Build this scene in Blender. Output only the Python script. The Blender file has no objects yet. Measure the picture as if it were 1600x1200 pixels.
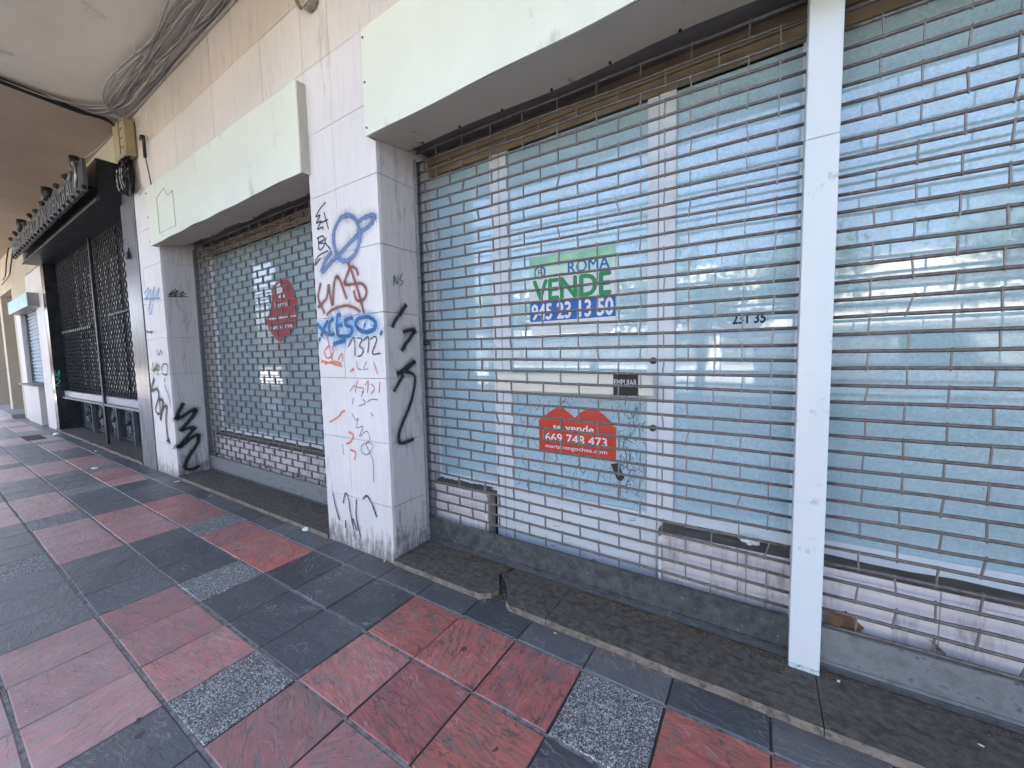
import bpy, bmesh, math, random
from mathutils import Vector, Matrix, noise as mnoise
random.seed(7)
R = math.radians
sc = bpy.context.scene
COL = sc.collection

# ------------------------------------------------------------------ camera
F_PX, YAW, PITCH, ROLL = 607.74, .5691, -.0731, -.0213
CAM = Vector((3.1323, -1.7541, 1.6003))
fw = Vector((-math.sin(YAW)*math.cos(PITCH), math.cos(YAW)*math.cos(PITCH), math.sin(PITCH)))
r0 = Vector((math.cos(YAW), math.sin(YAW), 0)); u0 = r0.cross(fw)
rr = math.cos(ROLL)*r0 + math.sin(ROLL)*u0
uu = -math.sin(ROLL)*r0 + math.cos(ROLL)*u0
cam = bpy.data.cameras.new('camera'); co = bpy.data.objects.new('camera', cam); COL.objects.link(co)
cam.sensor_width = 36; cam.lens = 36*F_PX/1600; cam.clip_start = .05; cam.clip_end = 500
M = Matrix.Identity(4)
for i in range(3):
    M[i][0] = rr[i]; M[i][1] = uu[i]; M[i][2] = -fw[i]; M[i][3] = CAM[i]
co.matrix_world = M
sc.camera = co

def wall_pt(px, py, axis, val):
    """surveyed point: where the sight line of photo pixel (px,py) meets a known wall plane"""
    d = fw + rr*((px-800)/F_PX) - uu*((py-600)/F_PX)
    t = (val-CAM[axis])/d[axis]
    return CAM + d*t

# ------------------------------------------------------------------ materials
def newmat(name):
    m = bpy.data.materials.new(name); m.use_nodes = True
    nt = m.node_tree
    return m, nt, nt.nodes['Principled BSDF']

class N:
    def __init__(s, nt): s.nt = nt
    def n(s, t, **kw):
        x = s.nt.nodes.new(t)
        for k, v in kw.items():
            if k.startswith('_'): setattr(x, k[1:], v)
            else: x.inputs[k].default_value = v
        return x
    def l(s, a, b): s.nt.links.new(a, b)
    def pos(s, scale=(1, 1, 1), uv=False):
        if uv: g = s.n('ShaderNodeUVMap').outputs[0]
        else: g = s.n('ShaderNodeNewGeometry').outputs['Position']
        mp = s.n('ShaderNodeMapping'); mp.inputs['Scale'].default_value = scale
        s.l(g, mp.inputs['Vector']); return mp.outputs[0]
    def noise(s, vec, scale, detail=4, rough=.55, dist=0):
        x = s.n('ShaderNodeTexNoise', Scale=scale, Detail=detail, Roughness=rough, Distortion=dist)
        s.l(vec, x.inputs['Vector']); return x.outputs['Fac']
    def ramp(s, fac, stops, interp='LINEAR'):
        x = s.n('ShaderNodeValToRGB'); x.color_ramp.interpolation = interp
        e = x.color_ramp.elements
        while len(e) < len(stops): e.new(.5)
        for el, (p, c) in zip(e, stops):
            el.position = p
            el.color = (c, c, c, 1) if isinstance(c, (int, float)) else (*c, 1)
        s.l(fac, x.inputs[0]); return x.outputs[0]
    def mix(s, fac, a, b, mode='MIX'):
        x = s.n('ShaderNodeMix', _data_type='RGBA', _blend_type=mode)
        for sock, v in ((x.inputs[0], fac), (x.inputs[6], a), (x.inputs[7], b)):
            if isinstance(v, (int, float)): sock.default_value = v
            elif isinstance(v, tuple): sock.default_value = (*v, 1)
            else: s.l(v, sock)
        return x.outputs[2]
    def math(s, op, a, b=0.0, clamp=False):
        x = s.n('ShaderNodeMath', _operation=op, _use_clamp=clamp)
        for sock, v in ((x.inputs[0], a), (x.inputs[1], b)):
            if isinstance(v, (int, float)): sock.default_value = v
            else: s.l(v, sock)
        return x.outputs[0]
    def bump(s, h, bsdf, strength=.3, dist=.01):
        x = s.n('ShaderNodeBump', Strength=strength, Distance=dist)
        s.l(h, x.inputs['Height']); s.l(x.outputs[0], bsdf.inputs['Normal'])

def mix3(c, f): return tuple(max(0, min(1, v*f)) for v in c)

def simple(name, col, rough=.6, var=.25, scale=6, metal=0, bump=.0, spec=.4, dirt=None, dirt_amt=.0, dirt_scale=(8, 8, 2), coat=0):
    m, nt, b = newmat(name); k = N(nt)
    p = k.pos()
    f = k.noise(p, scale, 6, .6)
    c = k.mix(k.ramp(f, [(.3, 0), (.7, 1)]), mix3(col, 1-var), mix3(col, 1+var*.5))
    if dirt:
        d = k.noise(k.pos(dirt_scale), 1, 8, .65)
        c = k.mix(k.ramp(d, [(.62-dirt_amt*.35, 0), (.72-dirt_amt*.25, 1)]), c, dirt)
    k.l(c, b.inputs['Base Color'])
    k.l(k.ramp(f, [(.2, max(.02, rough-.12)), (.8, min(1, rough+.12))]), b.inputs['Roughness'])
    b.inputs['Metallic'].default_value = metal
    b.inputs['Specular IOR Level'].default_value = spec
    if coat:
        b.inputs['Coat Weight'].default_value = coat; b.inputs['Coat Roughness'].default_value = .03
    if bump: k.bump(k.noise(p, scale*8, 6, .6), b, bump, .004)
    return m

def stone_mat(name, col, grime=(.13, .12, .11), streak=.12, fine=.08, rough=.55, foot=0):
    m, nt, b = newmat(name); k = N(nt); p = k.pos()
    tint = k.noise(p, .9, 2)
    c = k.mix(k.ramp(tint, [(.35, 0), (.65, 1)]), mix3(col, .93), mix3(col, 1.04))
    # fine vertical veining of the travertine slabs
    v = k.noise(k.pos((26, 26, 3)), 1, 8, .7)
    c = k.mix(k.ramp(v, [(.35, fine), (.62, 0)]), c, mix3(col, .55))
    # fine speckle
    s = k.noise(p, 160, 3, .6)
    c = k.mix(k.ramp(s, [(.62, 0), (.72, .35)]), c, mix3(col, .6))
    # run marks and dirt patches
    d = k.noise(k.pos((9, 9, 1.6)), 1, 9, .72, .4)
    d2 = k.noise(k.pos((60, 60, 9)), 1, 6, .7)
    dd = k.math('MULTIPLY', k.ramp(d, [(.62-streak*.6, 0), (.78-streak*.4, 1)]), k.ramp(d2, [(.38, .15), (.6, 1)]))
    c = k.mix(dd, c, grime)
    if foot:
        sp = k.n('ShaderNodeSeparateXYZ'); k.l(k.n('ShaderNodeNewGeometry').outputs['Position'], sp.inputs[0])
        st = k.noise(k.pos((34, 34, 5)), 1, 9, .75, .5); st2 = k.noise(k.pos(), 11, 6, .65)
        hh = k.math('SUBTRACT', k.math('ADD', st, k.math('MULTIPLY', st2, .5)), k.math('MULTIPLY', sp.outputs[2], foot))
        c = k.mix(k.ramp(hh, [(.52, 0), (.74, .8)]), c, (.115, .10, .088))
    # chips
    ch = k.n('ShaderNodeTexVoronoi', Scale=9.0); k.l(k.pos((1, 1, .7)), ch.inputs['Vector'])
    chm = k.math('LESS_THAN', k.math('ADD', ch.outputs['Distance'], k.math('MULTIPLY', k.noise(p, 40), .05)), .055)
    c = k.mix(k.math('MULTIPLY', chm, k.ramp(k.noise(p, 2.3), [(.52, 0), (.56, .8)])), c, grime)
    k.l(c, b.inputs['Base Color']); b.inputs['Roughness'].default_value = rough
    b.inputs['Specular IOR Level'].default_value = .35
    k.bump(k.math('ADD', v, k.math('MULTIPLY', s, .5)), b, .18, .003)
    return m

def tile_mat(name, col, worn=None, crack=1.0, dust_sheen_col=(.2, .2, .2)):
    m, nt, b = newmat(name); k = N(nt)
    uv = k.pos((2.2, 9, 1), uv=True); uv1 = k.pos((1, 1, 1), uv=True)
    g = k.noise(uv, 4.5, 12, .72, .2)               # cleft grain
    n1 = k.noise(k.pos((1.4, 3.2, 1), uv=True), 2.1, 8, .6, .35)
    steps = k.ramp(n1, [(.36, 0), (.375, .25), (.45, .27), (.46, .5), (.53, .52), (.545, .76), (.62, .78), (.635, 1)])
    ed = k.ramp(n1, [(.352, 0), (.366, 1), (.382, 0), (.442, 0), (.455, 1), (.469, 0), (.522, 0), (.537, 1), (.553, 0), (.612, 0), (.627, 1), (.643, 0)])
    at = k.n('ShaderNodeAttribute', _attribute_name='shade')
    c = k.mix(k.ramp(g, [(.33, 0), (.68, 1)]), mix3(col, .55), mix3(col, 1.3))
    if worn:
        w = k.noise(k.pos((2, 5, 1), uv=True), 3.3, 8, .72, .5)
        c = k.mix(k.ramp(w, [(.5, 0), (.64, .85)]), c, worn)
        w2 = k.noise(uv1, 60, 5, .7)
        c = k.mix(k.ramp(w2, [(.56, 0), (.7, .6)]), c, mix3(worn, .7))
    # chalky dust on the cleft edges, dark in the deep ones
    sel = k.ramp(k.noise(uv1, 4, 3), [(.46, 0), (.56, 1)])
    c = k.mix(k.math('MULTIPLY', k.math('MULTIPLY', ed, sel), .62*crack), c, (.46, .43, .42))
    sel2 = k.ramp(k.noise(uv1, 5.7, 3), [(.48, 1), (.56, 0)])
    c = k.mix(k.math('MULTIPLY', k.math('MULTIPLY', ed, sel2), .85*crack), c, (.03, .03, .032))
    c = k.mix(1.0, c, at.outputs['Color'], 'MULTIPLY')
    dust_sheen_fac = k.math('MULTIPLY', at.outputs['Alpha'], k.ramp(k.noise(uv1, 5, 6, .65), [(.3, .55), (.7, 1)]))
    c = k.mix(dust_sheen_fac, c, dust_sheen_col)
    # trodden chewing gum spots
    vo = k.n('ShaderNodeTexVoronoi', Scale=3.6); k.l(k.pos(), vo.inputs['Vector'])
    gum = k.math('LESS_THAN', k.math('ADD', vo.outputs['Distance'], k.math('MULTIPLY', k.noise(k.pos(), 35), .09)), .115)
    gum = k.math('MULTIPLY', gum, k.math('GREATER_THAN', k.noise(k.pos(), 1.7, 1), .40))
    c = k.mix(k.math('MULTIPLY', gum, .9), c, (.05, .05, .055))
    k.l(c, b.inputs['Base Color'])
    k.l(k.ramp(g, [(.3, .34), (.7, .52)]), b.inputs['Roughness'])
    b.inputs['Specular IOR Level'].default_value = .8
    h = k.math('ADD', k.math('MULTIPLY', g, .55), k.math('MULTIPLY', steps, 1.0))
    h = k.math('ADD', h, k.math('MULTIPLY', k.noise(k.pos(), 230, 3), .07))
    k.bump(h, b, .9, .009)
    return m

def granite_mat():
    m, nt, b = newmat('granite'); k = N(nt); p = k.pos()
    vo = k.n('ShaderNodeTexVoronoi', Scale=210.0); k.l(p, vo.inputs['Vector'])
    sep = k.n('ShaderNodeSeparateColor'); k.l(vo.outputs['Color'], sep.inputs[0])
    c = k.ramp(sep.outputs[0], [(.0, (.06, .06, .062)), (.36, (.18, .178, .175)), (.62, (.33, .325, .315)), (.85, (.62, .61, .59))], 'CONSTANT')
    n = k.noise(p, 7, 5); c = k.mix(k.ramp(n, [(.55, 0), (.72, .55)]), c, (.05, .052, .056))
    k.l(c, b.inputs['Base Color']); b.inputs['Roughness'].default_value = .5
    k.bump(sep.outputs[1], b, .25, .002)
    return m

def painted_glass(name, col=(.30, .46, .53)):
    m, nt, b = newmat(name); k = N(nt); p = k.pos()
    f = k.noise(p, 70, 6, .75)
    big = k.noise(p, 1.6, 4, .6)
    c = k.mix(k.ramp(f, [(.35, 0), (.65, 1)]), mix3(col, .8), mix3(col, 1.18))
    c = k.mix(k.ramp(big, [(.35, .5), (.65, 0)]), c, mix3(col, .78))
    # brushed smears of the whitewash
    sm = k.noise(k.pos((30, 30, 5)), 1, 7, .7)
    c = k.mix(k.ramp(sm, [(.6, 0), (.72, .35)]), c, mix3(col, 1.5))
    # dark splashes
    vo = k.n('ShaderNodeTexVoronoi', Scale=22.0); k.l(p, vo.inputs['Vector'])
    sp = k.math('MULTIPLY', k.math('LESS_THAN', k.math('ADD', vo.outputs['Distance'], k.math('MULTIPLY', f, .12)), .13), k.math('GREATER_THAN', k.noise(p, 3, 2), .52))
    c = k.mix(k.math('MULTIPLY', sp, .55), c, (.06, .08, .09))
    k.l(c, b.inputs['Base Color']); b.inputs['Roughness'].default_value = .55
    b.inputs['Specular IOR Level'].default_value = .2
    b.inputs['Coat Weight'].default_value = 1; b.inputs['Coat Roughness'].default_value = .035; b.inputs['Coat IOR'].default_value = 1.75
    return m

def spray_mat(name, col, soft=.25, noise_amt=.35, dens=1.0):
    m, nt, b = newmat(name); k = N(nt)
    uv = k.n('ShaderNodeUVMap'); sp = k.n('ShaderNodeSeparateXYZ'); k.l(uv.outputs[0], sp.inputs[0])
    d = k.math('ABSOLUTE', k.math('SUBTRACT', sp.outputs[1], .5))
    nz = k.math('MULTIPLY', k.math('SUBTRACT', k.noise(k.pos(), 140, 4, .7), .5), noise_amt)
    nz2 = k.math('MULTIPLY', k.math('SUBTRACT', k.noise(k.pos((40, 40, 7)), 1, 6, .7), .5), noise_amt)
    dd = k.math('ADD', d, k.math('ADD', nz, nz2))
    a = k.ramp(dd, [(max(.02, .5-soft*1.0), dens), (.5, 0)])
    ue = k.math('MULTIPLY', k.ramp(sp.outputs[0], [(0, 0), (.02, 1)]), k.ramp(sp.outputs[0], [(.98, 1), (1, 0)]))
    a = k.math('MULTIPLY', a, ue)
    k.l(a, b.inputs['Alpha'])
    c = k.mix(k.ramp(k.noise(k.pos(), 12), [(.3, 0), (.7, 1)]), mix3(col, .75), mix3(col, 1.3))
    k.l(c, b.inputs['Base Color']); b.inputs['Roughness'].default_value = .5
    return m

def flat(name, col, rough=.5, spec=.4):
    return simple(name, col, rough, .08, 14, spec=spec)

MT = {}
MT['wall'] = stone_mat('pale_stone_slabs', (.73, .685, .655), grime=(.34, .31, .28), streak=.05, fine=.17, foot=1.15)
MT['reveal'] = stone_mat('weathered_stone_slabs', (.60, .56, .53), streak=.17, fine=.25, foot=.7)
MT['mortar'] = simple('joint_mortar', (.20, .17, .15), .9)
MT['lowwall'] = stone_mat('pinkish_stone_slabs', (.66, .60, .58), streak=.2, fine=.2)
MT['ledge'] = simple('dirty_ledge_stone', (.10, .085, .07), .85, .4, 12, bump=.4)
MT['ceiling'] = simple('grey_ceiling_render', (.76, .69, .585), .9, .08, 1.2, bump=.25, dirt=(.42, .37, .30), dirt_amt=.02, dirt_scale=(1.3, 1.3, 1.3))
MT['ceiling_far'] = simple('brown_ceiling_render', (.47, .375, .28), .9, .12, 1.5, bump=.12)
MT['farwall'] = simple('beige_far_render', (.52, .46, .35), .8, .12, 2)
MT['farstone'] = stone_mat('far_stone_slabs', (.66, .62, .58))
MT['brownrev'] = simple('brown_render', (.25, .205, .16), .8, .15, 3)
MT['signbox'] = simple('pale_green_painted_metal', (.73, .745, .625), .42, .05, 2.2, dirt=(.45, .45, .40), dirt_amt=.06, dirt_scale=(3, 3, 1.2), bump=.05)
MT['signbox_side'] = simple('dirty_painted_metal', (.50, .47, .40), .55, .15, 5, bump=.1)
MT['soffit'] = simple('soffit_painted_metal', (.66, .57, .45), .5, .1, 2, dirt=(.22, .17, .12), dirt_amt=-.05)
MT['galv'] = simple('galvanised_steel', (.265, .27, .27), .5, .35, 14, metal=.35, bump=.1, dirt=(.06, .07, .085), dirt_amt=.16, dirt_scale=(14, 14, 14))
MT['bars'] = simple('grey_shutter_steel', (.165, .145, .132), .42, .45, 40, metal=.4)
MT['links'] = simple('shutter_link_steel', (.24, .215, .195), .45, .3, 40, metal=.45)
MT['post'] = simple('white_painted_steel_post', (.65, .69, .68), .45, .04, 3, dirt=(.3, .33, .33), dirt_amt=.02, dirt_scale=(9, 9, 9), bump=.05)
MT['frame'] = simple('white_window_frame', (.66, .70, .72), .4, .06, 4, dirt=(.25, .24, .22), dirt_amt=-.03, dirt_scale=(12, 12, 6))
MT['brownframe'] = simple('brown_lintel_paint', (.22, .165, .105), .6, .25, 6)
MT['handle'] = simple('cream_handle_bar', (.70, .68, .60), .4, .06, 5)
MT['glass1'] = painted_glass('whitewashed_glass', (.42, .585, .645))
MT['glass2'] = painted_glass('whitewashed_glass_greener', (.41, .565, .59)); MT['glass3'] = painted_glass('whitewashed_glass_dark_reflection', (.31, .41, .43))  # left shop panes: dark reflection put into the base colour
MT['black'] = simple('black_rubber', (.012, .012, .013), .5, .3)
MT['blackpaint'] = simple('black_painted_iron', (.02, .02, .021), .45, .3, 10)
MT['charcoal'] = simple('charcoal_metal', (.045, .045, .048), .4, .3, 8, metal=.3)
MT['letter'] = simple('tarnished_letters', (.30, .30, .30), .35, .2, metal=.6)
MT['cable_grey'] = simple('grey_cable', (.36, .33, .31), .6, .2, 8)
MT['cable_light'] = simple('pale_cable', (.55, .52, .48), .6, .15, 8)
MT['beigebox'] = simple('yellowed_plastic', (.40, .33, .19), .5, .2, 8, dirt=(.12, .09, .05), dirt_amt=.0)
MT['marble_dark'] = simple('dark_marble', (.035, .035, .038), .16, .5, 5, spec=.6)
MT['marble_grey'] = stone_mat('grey_marble', (.19, .19, .20), grime=(.06, .06, .065), streak=.2, rough=.22)
MT['step'] = simple('worn_step_stone', (.135, .12, .10), .75, .55, 26, bump=.9, dirt=(.06, .053, .045), dirt_amt=.3, dirt_scale=(16, 30, 16))
MT['stepedge'] = simple('step_edge_stone', (.25, .205, .16), .8, .45, 14, bump=.6, dirt=(.08, .068, .055), dirt_amt=.3, dirt_scale=(22, 22, 22))
MT['red'] = tile_mat('red_painted_slate', (.56, .165, .135), (.24, .18, .165), dust_sheen_col=(.54, .44, .42))
MT['blk'] = tile_mat('dark_slate', (.074, .078, .086), dust_sheen_col=(.23, .23, .235))
MT['gran'] = granite_mat()
MT['grout'] = simple('tile_grout', (.05, .047, .043), .9, .35, 30, bump=.4)
MT['grout_l'] = simple('pale_tile_grout', (.27, .255, .235), .95, .55, 18, bump=.8, dirt=(.07, .062, .055), dirt_amt=.25, dirt_scale=(30, 30, 30))
MT['asphalt'] = simple('asphalt', (.075, .074, .072), .85, .3, 40, bump=.3)
MT['kerb'] = simple('kerb_stone', (.3, .3, .29), .8, .2, 8)
MT['leaf'] = simple('dry_leaf', (.16, .085, .04), .7, .5, 30)
MT['paper'] = simple('scrap_paper', (.75, .74, .70), .8, .08, 10)
MT['debris'] = simple('debris', (.24, .18, .12), .9, .7, 60)

# ------------------------------------------------------------------ mesh helpers
def box(bm, x0, x1, y0, y1, z0, z1, bev=0, mi=0):
    vs = [bm.verts.new((x, y, z)) for x in (x0, x1) for y in (y0, y1) for z in (z0, z1)]
    q = [(0, 1, 3, 2), (4, 6, 7, 5), (0, 4, 5, 1), (2, 3, 7, 6), (0, 2, 6, 4), (1, 5, 7, 3)]
    fs = [bm.faces.new([vs[i] for i in f]) for f in q]
    for f in fs: f.material_index = mi
    if bev:
        es = list({e for f in fs for e in f.edges})
        r = bmesh.ops.bevel(bm, geom=es, offset=bev, segments=1, affect='EDGES', clamp_overlap=True)
        for f in r['faces']: f.material_index = mi
    return fs

def bxm(*a, bev=0):
    bm = bmesh.new(); box(bm, *a, bev=bev); return bm

def prism(bm, pts, y0, y1, mi=0):
    """outline in (x,z), extruded along y"""
    a = [bm.verts.new((x, y0, z)) for x, z in pts]; b = [bm.verts.new((x, y1, z)) for x, z in pts]
    n = len(pts)
    fs = [bm.faces.new(a), bm.faces.new(b[::-1])]
    for i in range(n): fs.append(bm.faces.new((a[i], b[i], b[(i+1) % n], a[(i+1) % n])))
    for f in fs: f.material_index = mi
    bmesh.ops.recalc_face_normals(bm, faces=fs)

def tube(bm, pts, r, seg=7, cap=True):
    pts = [Vector(p) for p in pts]; rings = []
    up = Vector((0, 0, 1))
    for i, p in enumerate(pts):
        t = (pts[min(i+1, len(pts)-1)]-pts[max(i-1, 0)]).normalized()
        s = t.cross(up)
        if s.length < .05: s = t.cross(Vector((0, 1, 0)))
        s.normalize(); w = s.cross(t)
        rad = r[i] if isinstance(r, (list, tuple)) else r
        rings.append([bm.verts.new(p+rad*(math.cos(2*math.pi*k/seg)*s+math.sin(2*math.pi*k/seg)*w)) for k in range(seg)])
    for a, b in zip(rings, rings[1:]):
        for k in range(seg):
            f = bm.faces.new((a[k], a[(k+1) % seg], b[(k+1) % seg], b[k])); f.smooth = True
    if cap and seg > 2: bm.faces.new(rings[0][::-1]); bm.faces.new(rings[-1])

def smooth_path(pts, n=5):
    out = []; P = [Vector(p) for p in pts]
    for i in range(len(P)-1):
        a = P[max(i-1, 0)]; b = P[i]; c = P[i+1]; d = P[min(i+2, len(P)-1)]
        for k in range(n):
            t = k/n
            out.append(.5*((2*b)+(c-a)*t+(2*a-5*b+4*c-d)*t*t+(3*b-a-3*c+d)*t**3))
    out.append(P[-1]); return out

def obj(name, bm, mat, parent=None):
    me = bpy.data.meshes.new(name)
    if isinstance(bm, bmesh.types.BMesh):
        bmesh.ops.recalc_face_normals(bm, faces=bm.faces); bm.to_mesh(me); bm.free()
    else: me = bm
    for m in (mat if isinstance(mat, (list, tuple)) else [mat]): me.materials.append(m)
    o = bpy.data.objects.new(name, me); COL.objects.link(o)
    if parent:
        o.parent = parent; o.matrix_parent_inverse = world_of(parent).inverted()
    return o

def objs(name, bm, mat, parent):
    """every separate piece of bm becomes a part of its own"""
    bm.verts.ensure_lookup_table(); seen = set(); out = []
    for v0 in bm.verts:
        if v0 in seen: continue
        st = [v0]; seen.add(v0); isl = []
        while st:
            v = st.pop(); isl.append(v)
            for e in v.link_edges:
                w = e.other_vert(v)
                if w not in seen: seen.add(w); st.append(w)
        nb_ = bmesh.new(); mp = {v: nb_.verts.new(v.co) for v in isl}
        for f in {f for v in isl for f in v.link_faces}:
            g = nb_.faces.new([mp[v] for v in f.verts]); g.smooth = f.smooth; g.material_index = f.material_index
        out.append(obj(name, nb_, mat, parent))
    bm.free(); return out

def world_of(o):
    m = Matrix.Translation(o.location) @ o.rotation_euler.to_matrix().to_4x4()
    if o.parent: m = world_of(o.parent) @ o.matrix_parent_inverse @ m
    return m

def thing(name, label, cat, loc=(0, 0, 0), group=None):
    o = bpy.data.objects.new(name, None); COL.objects.link(o); o.location = loc
    o.empty_display_size = .1
    return tag(o, label, cat, group)

def tag(o, label, cat, group=None):
    o['label'] = label; o['category'] = cat
    if group: o['group'] = group
    return o

def struct(o): o['kind'] = 'structure'; return o

def text_bm(s, x, z, width=None, height=None, bold=0, y=0, shear=0, align='LEFT'):
    cu = bpy.data.curves.new('t', 'FONT'); cu.body = s; cu.size = 1; cu.shear = shear
    cu.resolution_u = 3
    ob = bpy.data.objects.new('t', cu); COL.objects.link(ob)
    dg = bpy.context.evaluated_depsgraph_get(); dg.update()
    me = bpy.data.meshes.new_from_object(ob.evaluated_get(dg))
    bpy.data.objects.remove(ob); bpy.data.curves.remove(cu)
    bm = bmesh.new(); bm.from_mesh(me); bpy.data.meshes.remove(me)
    xs = [v.co.x for v in bm.verts]; ys = [v.co.y for v in bm.verts]
    x0, x1, y0, y1 = min(xs), max(xs), min(ys), max(ys)
    sx = width/(x1-x0) if width else None; sz = height/(y1-y0) if height else None
    sx = sx or sz; sz = sz or sx
    if bold:      # heavier strokes: copies of the outline a hair apart, each a hair further out
        src = bm.faces[:]
        for k, (dx, dz) in enumerate(((bold, 0), (-bold, 0), (0, bold*.8), (0, -bold*.8))):
            d_ = bmesh.ops.duplicate(bm, geom=src)
            for v in [e for e in d_['geom'] if isinstance(e, bmesh.types.BMVert)]: v.co += Vector((dx, dz, -(k+1)))
    for v in bm.verts: v.co = Vector((x+(v.co.x-x0)*sx, y+v.co.z*.00015, z+(v.co.y-y0)*sz))
    for f in bm.faces: f.normal_update()
    return bm

def flatobj(name, bm, mat, parent):
    me = bpy.data.meshes.new(name); bm.to_mesh(me); bm.free(); me.materials.append(mat)
    o = bpy.data.objects.new(name, me); COL.objects.link(o)
    if parent: o.parent = parent; o.matrix_parent_inverse = world_of(parent).inverted()
    return o

def ribbon(bm, pts, nrm, width, base=.002):
    uvl = bm.loops.layers.uv.verify()
    P = smooth_path(pts, 5); n = len(P); L = [0]
    for a, b in zip(P, P[1:]): L.append(L[-1]+(b-a).length)
    rows = []
    for i, p in enumerate(P):
        t = (P[min(i+1, n-1)]-P[max(i-1, 0)])
        if t.length < 1e-6: t = Vector((1, 0, 0))
        s = nrm.cross(t.normalized()).normalized()*width*.5*random.uniform(.9, 1.1)
        off = nrm*(base+i*4e-6)
        rows.append((bm.verts.new(p+s+off), bm.verts.new(p-s+off), L[i]/max(L[-1], 1e-6)))
    for a, b in zip(rows, rows[1:]):
        f = bm.faces.new((a[0], a[1], b[1], b[0]))
        for lp, (u, v) in zip(f.loops, ((a[2], 0), (a[2], 1), (b[2], 1), (b[2], 0))): lp[uvl].uv = (u, v)

# ------------------------------------------------------------------ pavement
S = .40
def kind(i, j):
    p = (i-(6+3*j)) % 10
    if j < 0: return 1
    if p == 0: return 2
    if j % 2 == 0: return 0 if p in (1, 2, 3, 7, 8, 9) else 1
    return 0 if p in (4, 5, 6) else 1

bm = bmesh.new(); uvl = bm.loops.layers.uv.verify(); cl = bm.loops.layers.color.new('shade')
for j in range(-1, 12):
    for i in range(-72, 24):
        t = kind(i, j)
        y1 = -j*S - (.008 if j > -1 else 0); y0 = -(j+1)*S + .008
        if j == -1: y1 = .26; y0 = .006
        x0 = i*S+.0045; x1 = (i+1)*S-.0045
        jx = [random.uniform(-.003, .003) for _ in range(4)]
        dz = [random.uniform(-.003, .0) for _ in range(4)]
        top = [Vector((x0+jx[0], y0+jx[1], dz[0])), Vector((x1+jx[2], y0+jx[3], dz[1])), Vector((x1+jx[1], y1+jx[0], dz[2])), Vector((x0+jx[3], y1+jx[2], dz[3]))]
        c = sum(top, Vector())/4; b = .005
        inn = [v+(c-v).normalized()*b*1.4 for v in top]
        low = [Vector((v.x, v.y, v.z-.006)) for v in top]
        vi = [bm.verts.new(v) for v in inn]; vl = [bm.verts.new(v) for v in low]
        fs = [bm.faces.new(vi)] + [bm.faces.new((vl[k], vl[(k+1) % 4], vi[(k+1) % 4], vi[k])) for k in range(4)]
        ang = random.choice((0, 0, .5, -.6, 1.2)) + random.uniform(-.3, .3); ca, sa = math.cos(ang), math.sin(ang)
        ox, oy = random.uniform(0, 80), random.uniform(0, 80); sh = random.uniform(.8, 1.12)
        warm = random.uniform(-.04, .04)
        dust_sheen = max(0, min(.85, .19*j - .06 - .035*(i-2) + random.uniform(-.12, .12))) if j >= 0 else random.uniform(.15, .6)  # dust, plus painted sky sheen growing towards the street and far end
        for f in fs:
            f.material_index = t
            for lp in f.loops:
                x, y = lp.vert.co.x-c.x, lp.vert.co.y-c.y
                lp[uvl].uv = (ox+x*ca-y*sa, oy+x*sa+y*ca); lp[cl] = (sh*(1+warm), sh, sh*(1-warm), dust_sheen)
pv = obj('pavement', bm, [MT['red'], MT['blk'], MT['gran']]); struct(pv)
bm = bmesh.new()
box(bm, -29, 10, -4.80, .5, -.2, -.0075)
g = obj('pavement_bedding', bm, MT['grout']); struct(g)
bm = bmesh.new()
for j in range(0, 12): box(bm, -29, 10, -j*S-.0085, -j*S+.0068, -.012, -.0062)
g = obj('pavement_joints', bm, MT['grout_l']); struct(g)
bm = bxm(-60, 40, -5.0, -4.801, -.2, .004, bev=.01); struct(obj('kerb', bm, MT['kerb']))
bm = bxm(-90, 70, -60, -5.0, -.4, -.12); struct(obj('road', bm, MT['asphalt']))
bm = bxm(-90, 70, -44.99, -11.8, -.3, 0.0); struct(obj('far_pavement', bm, MT['kerb']))
bm = bxm(-90, 70, .5, 30, -.4, -.03); struct(obj('ground', bm, MT['grout']))

# ------------------------------------------------------------------ main building
FY = .2
ZS = [-.01] + [.446+.5*k for k in range(7)] + [3.96, 4.5, 5.03]
XS = [.26+.51*k for k in range(-12, 16)]
bld = thing('shop_building', 'pale stone clad building over the arcade holding the two shuttered shops', 'building', (0, .2, 0))
def slabs(bm, x0, x1, z0, z1, y=FY, th=.026, gap=.0016):
    xs = [x0]+[x for x in XS if x0+.03 < x < x1-.03]+[x1]
    zs = [z0]+[z for z in ZS if z0+.02 < z < z1-.02]+[z1]
    for a, b in zip(xs, xs[1:]):
        for c, d in zip(zs, zs[1:]):
            yo = random.uniform(-.0012, .0012)
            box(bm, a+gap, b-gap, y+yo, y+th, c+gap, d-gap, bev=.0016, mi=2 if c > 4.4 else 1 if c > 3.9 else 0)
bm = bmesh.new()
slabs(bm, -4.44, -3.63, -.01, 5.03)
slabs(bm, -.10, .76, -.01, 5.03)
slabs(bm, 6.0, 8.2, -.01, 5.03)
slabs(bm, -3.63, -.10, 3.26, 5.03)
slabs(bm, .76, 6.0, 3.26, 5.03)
facade = obj('facade_wall', bm, [MT['wall'], stone_mat('bounce_tinted_stone_slabs', (.70, .635, .575), grime=(.34, .30, .25), streak=.08, fine=.15), stone_mat('bounce_shaded_stone_slabs', (.62, .535, .45), grime=(.30, .25, .19), streak=.12, fine=.15)], bld)  # top courses: brown ceiling bounce and dimmer light painted into the stone colour
bm = bmesh.new()
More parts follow.
